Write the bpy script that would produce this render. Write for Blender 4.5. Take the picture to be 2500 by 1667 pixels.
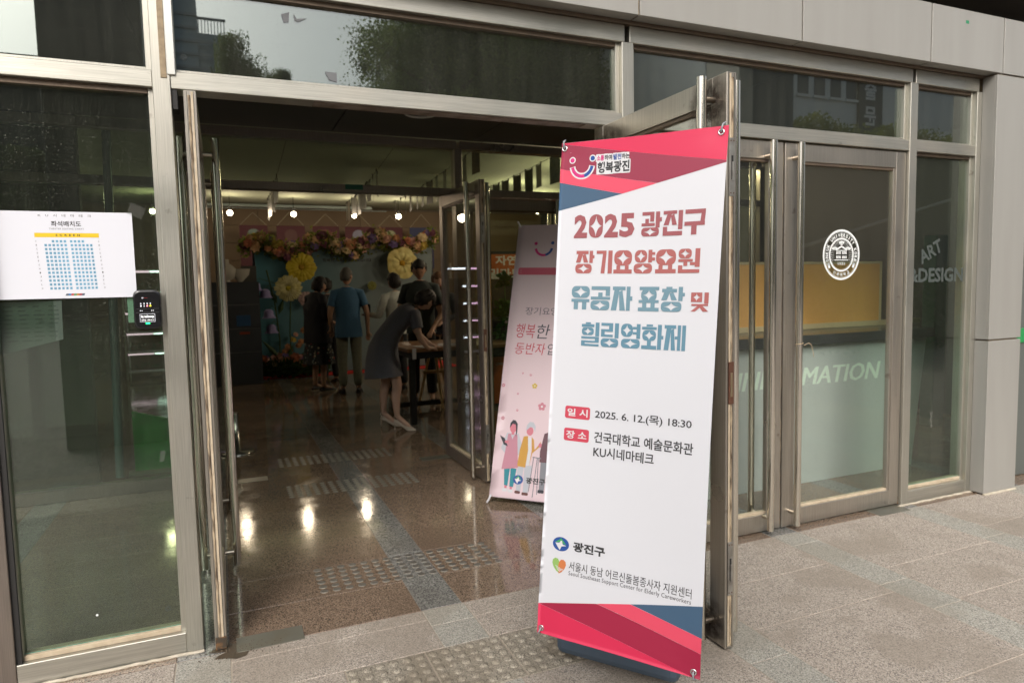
import bpy, bmesh, math, random
from mathutils import Vector, Matrix
from mathutils.geometry import tessellate_polygon
random.seed(7)
R=math.radians
import numpy as np
for o in list(bpy.data.objects): bpy.data.objects.remove(o)
S=bpy.context.scene
COL=S.collection
# ---------------------------------------------------------------- camera
cd=bpy.data.cameras.new('camera'); cam=bpy.data.objects.new('camera',cd); COL.objects.link(cam)
yaw,pit,rol=R(22.9573565),R(-4.58706975),R(-1.22170665)
fw=Vector((math.sin(yaw)*math.cos(pit),math.cos(yaw)*math.cos(pit),math.sin(pit)))
r0=Vector((math.cos(yaw),-math.sin(yaw),0)); u0=r0.cross(fw)
rt=r0*math.cos(rol)+u0*math.sin(rol); up=-r0*math.sin(rol)+u0*math.cos(rol)
m=Matrix.Identity(4)
for i in range(3): m[i][0]=rt[i]; m[i][1]=up[i]; m[i][2]=-fw[i]
m.translation=Vector((0,-3.1769,1.56)); cam.matrix_world=m
cd.sensor_width=36; cd.lens=1659.55/2500*36; cd.clip_start=.05; cd.clip_end=2000
cd.dof.use_dof=True; cd.dof.focus_distance=2.55; cd.dof.aperture_fstop=4.0
S.camera=cam
# ---------------------------------------------------------------- sky, sun, exposure
W=bpy.data.worlds.new('World'); S.world=W; W.use_nodes=True
n=W.node_tree; n.nodes.clear()
sky=n.nodes.new('ShaderNodeTexSky'); sky.sky_type='NISHITA'; sky.sun_disc=False
SUN_EL,SUN_AZ=R(40),R(208)       # azimuth clockwise from +Y
sky.sun_elevation=SUN_EL; sky.sun_rotation=SUN_AZ; sky.air_density=1.0; sky.dust_density=6.0; sky.ozone_density=1.0
hs=n.nodes.new('ShaderNodeHueSaturation'); hs.inputs['Saturation'].default_value=.45
bg=n.nodes.new('ShaderNodeBackground'); bg.inputs[1].default_value=.15
wo=n.nodes.new('ShaderNodeOutputWorld')
n.links.new(sky.outputs[0],hs.inputs['Color']); n.links.new(hs.outputs[0],bg.inputs[0]); n.links.new(bg.outputs[0],wo.inputs[0])
sl=bpy.data.lights.new('sun','SUN'); sl.energy=.6; sl.angle=R(25); sl.color=(1,.965,.92)
so=bpy.data.objects.new('sun',sl); COL.objects.link(so)
sd=Vector((math.sin(SUN_AZ)*math.cos(SUN_EL),math.cos(SUN_AZ)*math.cos(SUN_EL),math.sin(SUN_EL)))
so.rotation_euler=sd.to_track_quat('Z','Y').to_euler(); so.location=(0,0,30)
S.view_settings.view_transform='Standard'; S.view_settings.look='None'; S.view_settings.gamma=1; S.view_settings.use_curve_mapping=False
S.view_settings.exposure=.75
S.cycles.use_denoising=True; S.cycles.caustics_reflective=False; S.cycles.caustics_refractive=False
S.cycles.max_bounces=10; S.cycles.transparent_max_bounces=24; S.cycles.glossy_bounces=6; S.cycles.diffuse_bounces=4
S.cycles.sample_clamp_indirect=6

# ---------------------------------------------------------------- helpers
def tag(o,label=None,cat=None,group=None,kind=None):
    if label: o['label']=label
    if cat: o['category']=cat
    if group: o['group']=group
    if kind: o['kind']=kind
    return o
def thing(name,label,cat,loc=(0,0,0),rotz=0,group=None,kind=None):
    o=bpy.data.objects.new(name,None); COL.objects.link(o); o.location=loc; o.rotation_euler=(0,0,rotz)
    o.empty_display_size=.1
    return tag(o,label,cat,group,kind)
class MB:
    def __init__(s): s.v=[]; s.f=[]; s.sm=[]
    def add(s,vs,fs,smooth=False):
        b=len(s.v); s.v+= [tuple(x) for x in vs]; s.f+=[tuple(i+b for i in f) for f in fs]; s.sm+=[smooth]*len(fs); return s
    def box(s,x0,y0,z0,x1,y1,z1,c=0):
        if x1<x0:x0,x1=x1,x0
        if y1<y0:y0,y1=y1,y0
        if z1<z0:z0,z1=z1,z0
        if c<=0:
            return s.add([(x0,y0,z0),(x1,y0,z0),(x1,y1,z0),(x0,y1,z0),(x0,y0,z1),(x1,y0,z1),(x1,y1,z1),(x0,y1,z1)],
              [(0,3,2,1),(4,5,6,7),(0,1,5,4),(1,2,6,5),(2,3,7,6),(3,0,4,7)])
        bm=bmesh.new(); bmesh.ops.create_cube(bm,size=1)
        for v in bm.verts: v.co=Vector(((x0+x1)/2+v.co.x*(x1-x0),(y0+y1)/2+v.co.y*(y1-y0),(z0+z1)/2+v.co.z*(z1-z0)))
        bmesh.ops.bevel(bm,geom=bm.edges[:],offset=c,segments=2 if c>.01 else 1,affect='EDGES',profile=.5)
        bm.verts.ensure_lookup_table()
        s.add([v.co[:] for v in bm.verts],[[v.index for v in f.verts] for f in bm.faces]); bm.free(); return s
    def tube(s,pts,r,n=10,caps=True,smooth=True,closed=False):
        pts=[Vector(p) for p in pts]; rs=r if isinstance(r,(list,tuple)) else [r]*len(pts)
        vs=[];fs=[]; prev=None; L=len(pts)
        for i,p in enumerate(pts):
            if closed: t=(pts[(i+1)%L]-pts[i-1]).normalized()
            else: t=(pts[min(i+1,L-1)]-pts[max(i-1,0)]).normalized()
            if prev is None:
                a=Vector((0,0,1)) if abs(t.z)<.9 else Vector((1,0,0)); e=t.cross(a).normalized()
            else: e=(prev-t*prev.dot(t)).normalized()
            prev=e; g=t.cross(e)
            for k in range(n):
                A=2*math.pi*k/n; vs.append(p+(e*math.cos(A)+g*math.sin(A))*rs[i])
        for i in range(L if closed else L-1):
            j=(i+1)%L
            for k in range(n): fs.append((i*n+k,i*n+(k+1)%n,j*n+(k+1)%n,j*n+k))
        s.add(vs,fs,smooth)
        if caps and not closed:
            s.add([v for v in vs[:n]],[tuple(range(n))[::-1]]); s.add([v for v in vs[-n:]],[tuple(range(n))])
        return s
    def ball(s,c,rx,ry=None,rz=None,nu=12,nv=8,rot=None):
        ry=rx if ry is None else ry; rz=rx if rz is None else rz
        vs=[];fs=[]
        for j in range(nv+1):
            t=math.pi*j/nv
            for i in range(nu):
                a=2*math.pi*i/nu; p=Vector((math.sin(t)*math.cos(a)*rx,math.sin(t)*math.sin(a)*ry,math.cos(t)*rz))
                if rot: p=rot@p
                vs.append(p+Vector(c))
        for j in range(nv):
            for i in range(nu): fs.append((j*nu+i,(j+1)*nu+i,(j+1)*nu+(i+1)%nu,j*nu+(i+1)%nu))
        return s.add(vs,fs,True)
    def rings(s,rings,n=20,smooth=True,cap=True):
        """rings: (cx,cy,cz,rx,ry[,tiltaxis rot]) lofted"""
        vs=[];fs=[]
        for q in rings:
            cx,cy,cz,rx,ry=q[:5]; M=q[5] if len(q)>5 else None
            for k in range(n):
                a=2*math.pi*k/n; p=Vector((rx*math.cos(a),ry*math.sin(a),0))
                if len(q)>6: p*= q[6](a)
                if M: p=M@p
                vs.append(Vector((cx,cy,cz))+p)
        for i in range(len(rings)-1):
            for k in range(n): fs.append((i*n+k,i*n+(k+1)%n,(i+1)*n+(k+1)%n,(i+1)*n+k))
        s.add(vs,fs,smooth)
        if cap: s.add(vs[:n],[tuple(range(n))[::-1]]); s.add(vs[-n:],[tuple(range(n))])
        return s
    def move(s,M):
        s.v=[tuple(M@Vector(v)) for v in s.v]; return s
    def mesh(s,name,mat):
        me=bpy.data.meshes.new(name); me.from_pydata(s.v,[],s.f); me.validate()
        if any(s.sm) and len(me.polygons)==len(s.sm): me.polygons.foreach_set('use_smooth',s.sm)
        if mat: me.materials.append(mat)
        me.update(); return me
    def build(s,name,mat,parent=None,**k):
        o=bpy.data.objects.new(name,s.mesh(name,mat)); COL.objects.link(o)
        if parent: o.parent=parent
        return tag(o,**k)
def dup(o,name=None,parent=None,loc=None,rot=None,scale=None):
    c=o.copy(); COL.objects.link(c)
    if parent is not None: c.parent=parent
    if loc is not None: c.location=loc
    if rot is not None: c.rotation_euler=rot
    if scale is not None: c.scale=scale if hasattr(scale,'__len__') else (scale,)*3
    return c
def dup_tree(root,loc,rotz=0,**k):
    r=root.copy(); COL.objects.link(r); r.location=loc; r.rotation_euler=(0,0,rotz)
    for ch in list(root.children):
        c=dup(ch,parent=r)
        for g in list(ch.children): dup(g,parent=c)
    return tag(r,**k)
# ---- lettering: vector glyphs laid on a surface given by a mapping f(u,v,layer)
def text2d(body,bold=0.,res=2,sp=1.,shear=0.):
    c=bpy.data.curves.new('t','FONT'); c.body=body; c.size=1; c.offset=bold; c.resolution_u=res; c.space_character=sp; c.shear=shear
    o=bpy.data.objects.new('t',c); COL.objects.link(o)
    dg=bpy.context.evaluated_depsgraph_get(); me=bpy.data.meshes.new_from_object(o.evaluated_get(dg))
    vs=[v.co.xy[:] for v in me.vertices]; fs=[tuple(p.vertices) for p in me.polygons]
    bpy.data.objects.remove(o); bpy.data.curves.remove(c); bpy.data.meshes.remove(me)
    return vs,fs
class Print:
    """flat print on a surface; f(u,v,d) -> 3D"""
    def __init__(s,f): s.f=f
    def text(s,mb,body,u0,v0,u1,v1,bold=0.,layer=1,sp=1.,shear=0.,keep=False):
        vs,fs=text2d(body,bold,sp=sp,shear=shear)
        xs=[v[0] for v in vs]; ys=[v[1] for v in vs]; ax,bx,ay,by=min(xs),max(xs),min(ys),max(ys)
        sx=(u1-u0)/(bx-ax); sy=(v1-v0)/(by-ay)
        if keep: sx=sy
        mb.add([s.f(u0+(x-ax)*sx,v0+(y-ay)*sy,layer*.0004) for x,y in vs],fs)
    def poly(s,mb,pts,layer=1,holes=(),step=None):
        loops=[[Vector((x,y,0)) for x,y in pts]]+[[Vector((x,y,0)) for x,y in h] for h in holes]
        tris=tessellate_polygon(loops); flat=[q for l in loops for q in l]
        out=[]
        for t in tris:
            a,b,c=(flat[i] for i in t)
            if (b-a).cross(c-a).z<0: t=(t[0],t[2],t[1])
            out.append(tuple(t))
        if step:
            bm=bmesh.new(); bv=[bm.verts.new(q) for q in flat]
            if not holes:
                fc=bm.faces.new(bv); fc.normal_update()
                if fc.normal.z<0: fc.normal_flip()
            for t in (out if holes else ()):
                try: bm.faces.new([bv[i] for i in t])
                except ValueError: pass
            xs=[q.x for q in flat]; ys=[q.y for q in flat]
            for ax,lo,hi in ((0,min(xs),max(xs)),(1,min(ys),max(ys))):
                k=math.ceil(lo/step)
                while k*step<hi:
                    co=[0,0,0]; co[ax]=k*step; no=[0,0,0]; no[ax]=1
                    bmesh.ops.bisect_plane(bm,geom=bm.verts[:]+bm.edges[:]+bm.faces[:],plane_co=co,plane_no=no); k+=1
            bm.verts.index_update()
            mb.add([s.f(v.co.x,v.co.y,layer*.0004) for v in bm.verts],[[v.index for v in f.verts] for f in bm.faces],True); bm.free()
        else: mb.add([s.f(q.x,q.y,layer*.0004) for q in flat],out)
    def rect(s,mb,u0,v0,u1,v1,layer=1,step=None,r=0):
        if r: pts=rrect(u0,v0,u1,v1,r)
        else: pts=[(u0,v0),(u1,v0),(u1,v1),(u0,v1)]
        s.poly(mb,pts,layer,step=step)
    def stroke(s,mb,pts,w,layer=1):
        """polyline with width as ribbon"""
        L=[];Rr=[]
        for i,(x,y) in enumerate(pts):
            a=pts[max(i-1,0)]; b=pts[min(i+1,len(pts)-1)]; dx,dy=b[0]-a[0],b[1]-a[1]; l=math.hypot(dx,dy) or 1
            ww=(w[i] if isinstance(w,(list,tuple)) else w)/2
            L.append((x-dy/l*ww,y+dx/l*ww)); Rr.append((x+dy/l*ww,y-dx/l*ww))
        n=len(pts); vs=[s.f(*q,layer*.0004) for q in Rr+L]
        mb.add(vs,[(i,i+1,n+i+1,n+i) for i in range(n-1)])
def rrect(u0,v0,u1,v1,r,k=4):
    pts=[]
    for cx,cy,a0 in ((u1-r,v0+r,-90),(u1-r,v1-r,0),(u0+r,v1-r,90),(u0+r,v0+r,180)):
        for i in range(k+1):
            a=R(a0+90*i/k); pts.append((cx+r*math.cos(a),cy+r*math.sin(a)))
    return pts
def ell(cx,cy,rx,ry=None,n=20,a0=0,a1=360):
    ry=ry or rx
    full=abs(a1-a0)>=360
    return [(cx+rx*math.cos(R(a0+(a1-a0)*i/(n if full else n-1))),cy+ry*math.sin(R(a0+(a1-a0)*i/(n if full else n-1)))) for i in range(n)]
def star4(cx,cy,rx,ry,k=5):
    pts=[]
    for q in range(4):
        a=[(rx,0),(0,ry),(-rx,0),(0,-ry)][q]; b=[(0,ry),(-rx,0),(0,-ry),(rx,0)][q]
        for i in range(k):
            t=i/k  # quadratic curve pulled to the centre
            x=(1-t)**2*a[0]+2*t*(1-t)*(a[0]+b[0])*.16+t*t*b[0]; y=(1-t)**2*a[1]+2*t*(1-t)*(a[1]+b[1])*.16+t*t*b[1]
            pts.append((cx+x,cy+y))
    return pts
# ---------------------------------------------------------------- materials
def leaves(mb_name,mat_,C,ln,wd,seed=0,up=(-.6,.8),parent=None,**k):
    rs=np.random.RandomState(seed); n=len(C); C=np.asarray(C,float)
    d=rs.uniform(-1,1,(n,3)); d[:,2]=rs.uniform(up[0],up[1],n); d/=np.linalg.norm(d,axis=1)[:,None]
    L=rs.uniform(ln[0],ln[1],n)[:,None]; d*=L; r=rs.uniform(-1,1,(n,3)); w=np.cross(d,r); w/=np.linalg.norm(w,axis=1)[:,None]+1e-9; w*=wd*L
    V=np.stack([C,C+d*.45+w,C+d,C+d*.45-w],1).reshape(-1,3)
    me=bpy.data.meshes.new(mb_name); me.vertices.add(n*4); me.vertices.foreach_set('co',V.ravel()); me.loops.add(n*4); me.loops.foreach_set('vertex_index',np.arange(n*4,dtype=np.int32)); me.polygons.add(n); me.polygons.foreach_set('loop_start',np.arange(0,n*4,4,dtype=np.int32)); me.update(calc_edges=True); me.materials.append(mat_)
    if parent is None: return me
    o=bpy.data.objects.new(mb_name,me); COL.objects.link(o); o.parent=parent; return tag(o,**k)
MATS={}
def mat(name,col=(.5,.5,.5),rough=.5,metal=0,spec=.5,emit=None,es=1,build=None,bump=None,noise=None,coat=0):
    if name in MATS: return MATS[name]
    m=bpy.data.materials.new(name); m.use_nodes=True; nt=m.node_tree; b=nt.nodes['Principled BSDF']
    b.inputs['Base Color'].default_value=(*col,1); b.inputs['Roughness'].default_value=rough; b.inputs['Metallic'].default_value=metal
    b.inputs['Specular IOR Level'].default_value=spec; b.inputs['Coat Weight'].default_value=coat
    if emit: b.inputs['Emission Color'].default_value=(*emit,1); b.inputs['Emission Strength'].default_value=es
    if noise: # (scale, amount, colour2)
        t=N(nt,'ShaderNodeTexCoord'); x=N(nt,'ShaderNodeTexNoise'); x.inputs['Scale'].default_value=noise[0]; x.inputs['Detail'].default_value=4
        nt.links.new(t.outputs['Object'],x.inputs['Vector'])
        mx=N(nt,'ShaderNodeMix'); mx.data_type='RGBA'; mx.inputs[6].default_value=(*col,1); mx.inputs[7].default_value=(*noise[2],1)
        mr=N(nt,'ShaderNodeMapRange'); mr.inputs[1].default_value=.35; mr.inputs[2].default_value=.7; mr.inputs[4].default_value=noise[1]
        nt.links.new(x.outputs['Fac'],mr.inputs[0]); nt.links.new(mr.outputs[0],mx.inputs[0]); nt.links.new(mx.outputs[2],b.inputs['Base Color'])
    if bump:
        t=N(nt,'ShaderNodeTexCoord'); x=N(nt,'ShaderNodeTexNoise'); x.inputs['Scale'].default_value=bump[0]; x.inputs['Detail'].default_value=3
        bp=N(nt,'ShaderNodeBump'); bp.inputs['Strength'].default_value=bump[1]; bp.inputs['Distance'].default_value=bump[2] if len(bump)>2 else .005
        nt.links.new(t.outputs['Object'],x.inputs['Vector']); nt.links.new(x.outputs['Fac'],bp.inputs['Height']); nt.links.new(bp.outputs[0],b.inputs['Normal'])
    if build: build(nt,b)
    MATS[name]=m; return m
def N(nt,t,**k):
    x=nt.nodes.new(t)
    for a,v in k.items(): setattr(x,a,v)
    return x
def noise(nt,scale,detail=3,vec=None,rough=.5,coord='Object',stretch=None):
    if coord=='World': src=N(nt,'ShaderNodeNewGeometry').outputs['Position']
    else: t=N(nt,'ShaderNodeTexCoord'); src=t.outputs[coord]
    if stretch:
        mp=N(nt,'ShaderNodeMapping'); mp.inputs['Scale'].default_value=stretch; nt.links.new(src,mp.inputs[0]); src=mp.outputs[0]
    x=N(nt,'ShaderNodeTexNoise'); x.inputs['Scale'].default_value=scale; x.inputs['Detail'].default_value=detail; x.inputs['Roughness'].default_value=rough
    nt.links.new(src,x.inputs['Vector']); return x.outputs['Fac']
def ramp(nt,src,lo,hi,a=0.,b=1.):
    mr=N(nt,'ShaderNodeMapRange'); mr.inputs[1].default_value=lo; mr.inputs[2].default_value=hi; mr.inputs[3].default_value=a; mr.inputs[4].default_value=b
    nt.links.new(src,mr.inputs[0]); return mr.outputs[0]
def mix(nt,fac,a,b,blend='MIX'):
    mx=N(nt,'ShaderNodeMix',data_type='RGBA',blend_type=blend)
    if hasattr(fac,'links') or hasattr(fac,'is_linked'): nt.links.new(fac,mx.inputs[0])
    else: mx.inputs[0].default_value=fac
    for i,c in ((6,a),(7,b)):
        if hasattr(c,'is_linked'): nt.links.new(c,mx.inputs[i])
        else: mx.inputs[i].default_value=(*c,1)
    return mx.outputs[2]
def steel(name,col,rough,axis):
    st={'z':(90,90,1.2),'x':(1.2,90,90),'y':(90,1.2,90)}[axis]
    def b(nt,p):
        f=noise(nt,4,4,stretch=st); g=noise(nt,2.2,3); h=noise(nt,14,4)
        c=mix(nt,ramp(nt,f,.3,.7,0,.75),col,tuple(x*.66 for x in col))
        c=mix(nt,ramp(nt,g,.5,.75,0,.4),c,(.36,.31,.25))
        c=mix(nt,ramp(nt,h,.68,.76,0,.5),c,(.16,.12,.09))
        nt.links.new(c,p.inputs['Base Color'])
        nt.links.new(ramp(nt,g,.3,.8,rough-.06,rough+.16),p.inputs['Roughness'])
        bp=N(nt,'ShaderNodeBump'); bp.inputs['Strength'].default_value=.12; bp.inputs['Distance'].default_value=.001
        nt.links.new(f,bp.inputs['Height']); nt.links.new(bp.outputs[0],p.inputs['Normal'])
        if 'Anisotropic' in p.inputs: p.inputs['Anisotropic'].default_value=.3
    return mat(name,col,rough,.85,build=b)
ST_V=steel('brushed_steel_upright',(.56,.545,.48),.36,'z')
ST_H=steel('brushed_steel_rail',(.56,.545,.48),.36,'x')
ST_D=steel('brushed_steel_door',(.50,.46,.40),.32,'z')
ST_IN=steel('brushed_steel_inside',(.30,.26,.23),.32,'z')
PIPE=mat('polished_steel_pipe',(.72,.68,.60),.16,1.0,bump=(60,.03,.001))
ROD=mat('steel_rod',(.55,.50,.43),.3,1.0,noise=(30,.5,(.2,.14,.1)))
def grime(nt,p):
    f=noise(nt,40,5,stretch=(1,1,.25)); c=mix(nt,ramp(nt,f,.4,.6),(.42,.33,.22),(.10,.07,.045)); nt.links.new(c,p.inputs['Base Color'])
BRUSH=mat('dirty_brush_seal',(.3,.25,.17),.9,build=grime,bump=(120,.6,.002))
CREAM=mat('cream_seal',(.55,.46,.33),.7,noise=(20,.6,(.30,.22,.14)))
DARKGAP=mat('black_rubber',(.015,.014,.013),.7)
def clad(nt,p):
    f=noise(nt,1.5,4,stretch=(6,6,.6)); g=noise(nt,500,2)
    c=mix(nt,ramp(nt,f,.35,.75,0,.5),(.36,.352,.325),(.30,.29,.262)); c=mix(nt,ramp(nt,g,.3,.7,0,.10),c,(.2,.19,.175))
    oi=N(nt,'ShaderNodeObjectInfo'); c=mix(nt,ramp(nt,oi.outputs['Random'],0,1,0,.14),c,(.30,.29,.27)); nt.links.new(c,p.inputs['Base Color'])
CLAD=mat('aluminium_composite_panel',(.4,.4,.37),.42,.25,build=clad)
BRONZE=mat('bronze_trim',(.16,.12,.085),.45,.5,noise=(6,.5,(.08,.06,.05)))
SEALANT=mat('brown_sealant',(.30,.23,.14),.7,noise=(40,.6,(.15,.11,.07)))
def stone(name,ca,cb,cc,rough,sc=150,dirt=(.2,.17,.13),da=.5,spec=.5,polish=False):
    def b(nt,p):
        vo=N(nt,'ShaderNodeTexVoronoi'); vo.inputs['Scale'].default_value=sc
        t=N(nt,'ShaderNodeNewGeometry'); nt.links.new(t.outputs['Position'],vo.inputs['Vector'])
        sep=N(nt,'ShaderNodeSeparateColor'); nt.links.new(vo.outputs['Color'],sep.inputs[0])
        f=noise(nt,sc*.55,2,coord='World')
        c=mix(nt,ramp(nt,sep.outputs[0],.55,.8),ca,cc); c=mix(nt,ramp(nt,sep.outputs[1],.66,.78),c,cb)
        c=mix(nt,ramp(nt,f,.42,.62,0,.5),c,tuple(x*.62 for x in ca))
        d=noise(nt,1.9,4,coord='World'); e=noise(nt,5,5,coord='World')
        c=mix(nt,ramp(nt,d,.52,.58,0,da),c,dirt); c=mix(nt,ramp(nt,e,.52,.7,0,da*.6),c,tuple(x*.8 for x in dirt))
        oi=N(nt,'ShaderNodeObjectInfo'); c=mix(nt,ramp(nt,oi.outputs['Random'],0,1,0,.22),c,tuple(x*.6 for x in ca))
        nt.links.new(c,p.inputs['Base Color'])
        if polish: nt.links.new(ramp(nt,e,.35,.7,rough,rough+.10),p.inputs['Roughness'])
        else: nt.links.new(ramp(nt,d,.3,.7,rough+.08,rough-.1),p.inputs['Roughness'])
        bp=N(nt,'ShaderNodeBump'); bp.inputs['Strength'].default_value=.012 if polish else .35; bp.inputs['Distance'].default_value=.002
        nt.links.new(f,bp.inputs['Height']); nt.links.new(bp.outputs[0],p.inputs['Normal'])
    return mat(name,ca,rough,spec=spec,build=b)
PINK=stone('flamed_pink_granite',(.40,.345,.285),(.15,.13,.115),(.54,.48,.41),.75,sc=230,dirt=(.25,.21,.165),da=.48)
GREY=stone('flamed_grey_granite',(.375,.355,.30),(.16,.155,.14),(.49,.47,.41),.75,sc=230,dirt=(.26,.23,.18),da=.4)
PPINK=stone('polished_brown_granite',(.225,.160,.112),(.050,.038,.030),(.32,.24,.175),.05,sc=220,dirt=(.14,.10,.07),da=.4,spec=.6,polish=True)
PGREY=stone('polished_grey_granite',(.21,.205,.185),(.06,.06,.06),(.32,.31,.285),.055,dirt=(.13,.12,.10),da=.3,spec=.6,polish=True)
TACT=stone('worn_tactile_stone',(.34,.30,.235),(.13,.11,.085),(.47,.43,.35),.75,sc=230,dirt=(.17,.135,.09),da=.5)
GROUT=mat('pale_grout',(.36,.31,.245),.9,noise=(8,.5,(.25,.2,.16)))
GROUTD=mat('fine_dark_joint',(.22,.17,.13),.7)
def glassmat(name,tint,f0,dust,dustcol=(.45,.45,.38),rough=0.0,streak=True):
    m=bpy.data.materials.new(name); m.use_nodes=True; nt=m.node_tree; nt.nodes.clear()
    o=N(nt,'ShaderNodeOutputMaterial'); tr=N(nt,'ShaderNodeBsdfTransparent'); tr.inputs[0].default_value=(*tint,1)
    gl=N(nt,'ShaderNodeBsdfGlossy'); gl.inputs['Roughness'].default_value=rough; gl.inputs['Color'].default_value=(.92,.97,.95,1)
    lw=N(nt,'ShaderNodeLayerWeight'); lw.inputs['Blend'].default_value=.5
    pw=N(nt,'ShaderNodeMath',operation='POWER'); nt.links.new(lw.outputs['Facing'],pw.inputs[0]); pw.inputs[1].default_value=4.5
    ff=N(nt,'ShaderNodeMath',operation='MULTIPLY_ADD'); nt.links.new(pw.outputs[0],ff.inputs[0]); ff.inputs[1].default_value=1-f0; ff.inputs[2].default_value=f0
    m1=N(nt,'ShaderNodeMixShader'); nt.links.new(ff.outputs[0],m1.inputs[0]); nt.links.new(tr.outputs[0],m1.inputs[1]); nt.links.new(gl.outputs[0],m1.inputs[2])
    df=N(nt,'ShaderNodeBsdfDiffuse'); df.inputs[0].default_value=(*dustcol,1)
    vo=N(nt,'ShaderNodeTexVoronoi'); vo.inputs['Scale'].default_value=85; t=N(nt,'ShaderNodeTexCoord'); nt.links.new(t.outputs['Object'],vo.inputs['Vector'])
    sp=ramp(nt,vo.outputs['Distance'],.06,.22,1,0)
    cl=noise(nt,3,4); cl2=noise(nt,2,5,stretch=(9,9,.7))
    a=N(nt,'ShaderNodeMath',operation='MULTIPLY'); nt.links.new(sp,a.inputs[0]); nt.links.new(ramp(nt,cl,.40,.75,.04,.40),a.inputs[1])
    b=N(nt,'ShaderNodeMath',operation='ADD'); nt.links.new(a.outputs[0],b.inputs[0]); nt.links.new(ramp(nt,cl2,.35,.75,dust*.65,dust*1.25),b.inputs[1])
    m2=N(nt,'ShaderNodeMixShader'); nt.links.new(b.outputs[0],m2.inputs[0]); nt.links.new(m1.outputs[0],m2.inputs[1]); nt.links.new(df.outputs[0],m2.inputs[2])
    nt.links.new(m2.outputs[0],o.inputs[0]); MATS[name]=m; return m
GL=glassmat('dusty_tinted_glass',(.72,.80,.74),.07,.02)
GLT=glassmat('transom_glass',(.62,.68,.62),.17,.032)
GLD=glassmat('door_glass',(.95,.965,.945),.05,.016)
GLI=glassmat('inner_glass',(.86,.92,.82),.035,.010)
GEDGE=mat('green_glass_edge',(.05,.22,.17),.2)
WHITE=mat('white_vinyl',(.80,.80,.81),.5)
BLACKP=mat('black_plastic',(.012,.012,.013),.25)
CONC=mat('dark_concrete',(.13,.12,.105),.8,noise=(3,.5,(.09,.085,.075)),bump=(8,.1,.01))
DPILL=mat('dark_granite_column',(.030,.030,.030),.35,noise=(60,.5,(.05,.05,.05)))

def leafmat(name,a,b,sc,tr=.35):
    def bl(nt,p):
        f=noise(nt,sc,4); c=mix(nt,ramp(nt,f,.35,.65),a,b); nt.links.new(c,p.inputs['Base Color'])
        o=[x for x in nt.nodes if x.type=='OUTPUT_MATERIAL'][0]; t=N(nt,'ShaderNodeBsdfTranslucent'); nt.links.new(c,t.inputs[0])
        mx=N(nt,'ShaderNodeMixShader'); mx.inputs[0].default_value=tr; nt.links.new(p.outputs[0],mx.inputs[1]); nt.links.new(t.outputs[0],mx.inputs[2]); nt.links.new(mx.outputs[0],o.inputs[0])
    return mat(name,a,.6,spec=.3,build=bl)
# ================================================================ PAVING
ground=MB().box(-60,-90,-.30,60,.0,-.016).build('ground',stone('plaza_paving',(.33,.28,.235),(.12,.11,.10),(.42,.38,.33),.8,sc=60,dirt=(.24,.2,.16)),kind='structure')
def slab_mesh(w,d,t=.012,c=.0022,g=.0022):
    mb=MB(); x0,y0,x1,y1=g,g,w-g,d-g
    v=[(x0,y0,-t),(x1,y0,-t),(x1,y1,-t),(x0,y1,-t),(x0,y0,-c),(x1,y0,-c),(x1,y1,-c),(x0,y1,-c),(x0+c,y0+c,0),(x1-c,y0+c,0),(x1-c,y1-c,0),(x0+c,y1-c,0)]
    f=[(0,1,5,4),(1,2,6,5),(2,3,7,6),(3,0,4,7),(4,5,9,8),(5,6,10,9),(6,7,11,10),(7,4,8,11),(8,9,10,11)]
    return mb.add(v,f)
_sm={}
def slab(parent,x0,y0,x1,y1,m,name='paving_slab',g=.0022,z=0):
    k=(round(x1-x0,3),round(y1-y0,3),m.name,g)
    if k not in _sm: _sm[k]=slab_mesh(x1-x0,y1-y0,g=g).mesh(name,m)
    o=bpy.data.objects.new(name,_sm[k]); COL.objects.link(o); o.parent=parent; o.location=(x0,y0,z+random.uniform(-.0008,.0008)); return o
pave=thing('pavement',None,None,kind='structure')
MB().box(-3.2,-3.6,-.014,7.2,-.055,-.0022).build('joint_bed',GROUT,pave)
strips=[-2.48,-1.38,-.258,.815,1.915,3.022,4.12,5.22,6.32]; SW=.215
ycuts=[-.057,-.487,-.884,-1.507,-2.1,-2.75,-3.4]
for i,s in enumerate(strips[:-1]):
    # narrow grey strip
    sy=[-.057,-.22,-.80,-1.085,-1.9,-2.7,-3.4] if i%2 else [-.057,-.62,-1.09,-1.75,-2.5,-3.4]
    if abs(s-.815)<.01: sy=[-.057,-.22,-.425,-.775,-1.3,-2.0,-2.7,-3.4]
    for a,b in zip(sy,sy[1:]):
        if abs(s-.815)<.01 and a==-.425: continue
        slab(pave,s,b,s+SW,a,GREY)
    x0,x1=s+SW,strips[i+1]
    if abs(s+.258)<.01: cuts=[-.057,-.157,-.425,-.775,-1.25,-1.8,-2.6,-3.4]
    elif abs(s-.815)<.01: cuts=[-.057,-.21,-.425,-.775,-1.25,-1.8,-2.6,-3.4]
    elif s<-.3: cuts=[-.057,-.32,-.72,-1.25,-1.8,-2.6,-3.4]
    else:
        o=.09*((i*7)%3); cuts=[-.057]+[y-o for y in ycuts[1:]]
        if abs(s-1.915)<.01: cuts=[-.057,-.487,-.884,-1.507,-2.1,-2.75,-3.4]
    for a,b in zip(cuts,cuts[1:]):
        if a==-.425 and s>-.3 and s<1:
            if s<0: slab(pave,x0,b,.385,a,PINK)
            else: slab(pave,1.738,b,x1,a,PINK)
            continue
        slab(pave,x0,b,x1,a,PINK)
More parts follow.
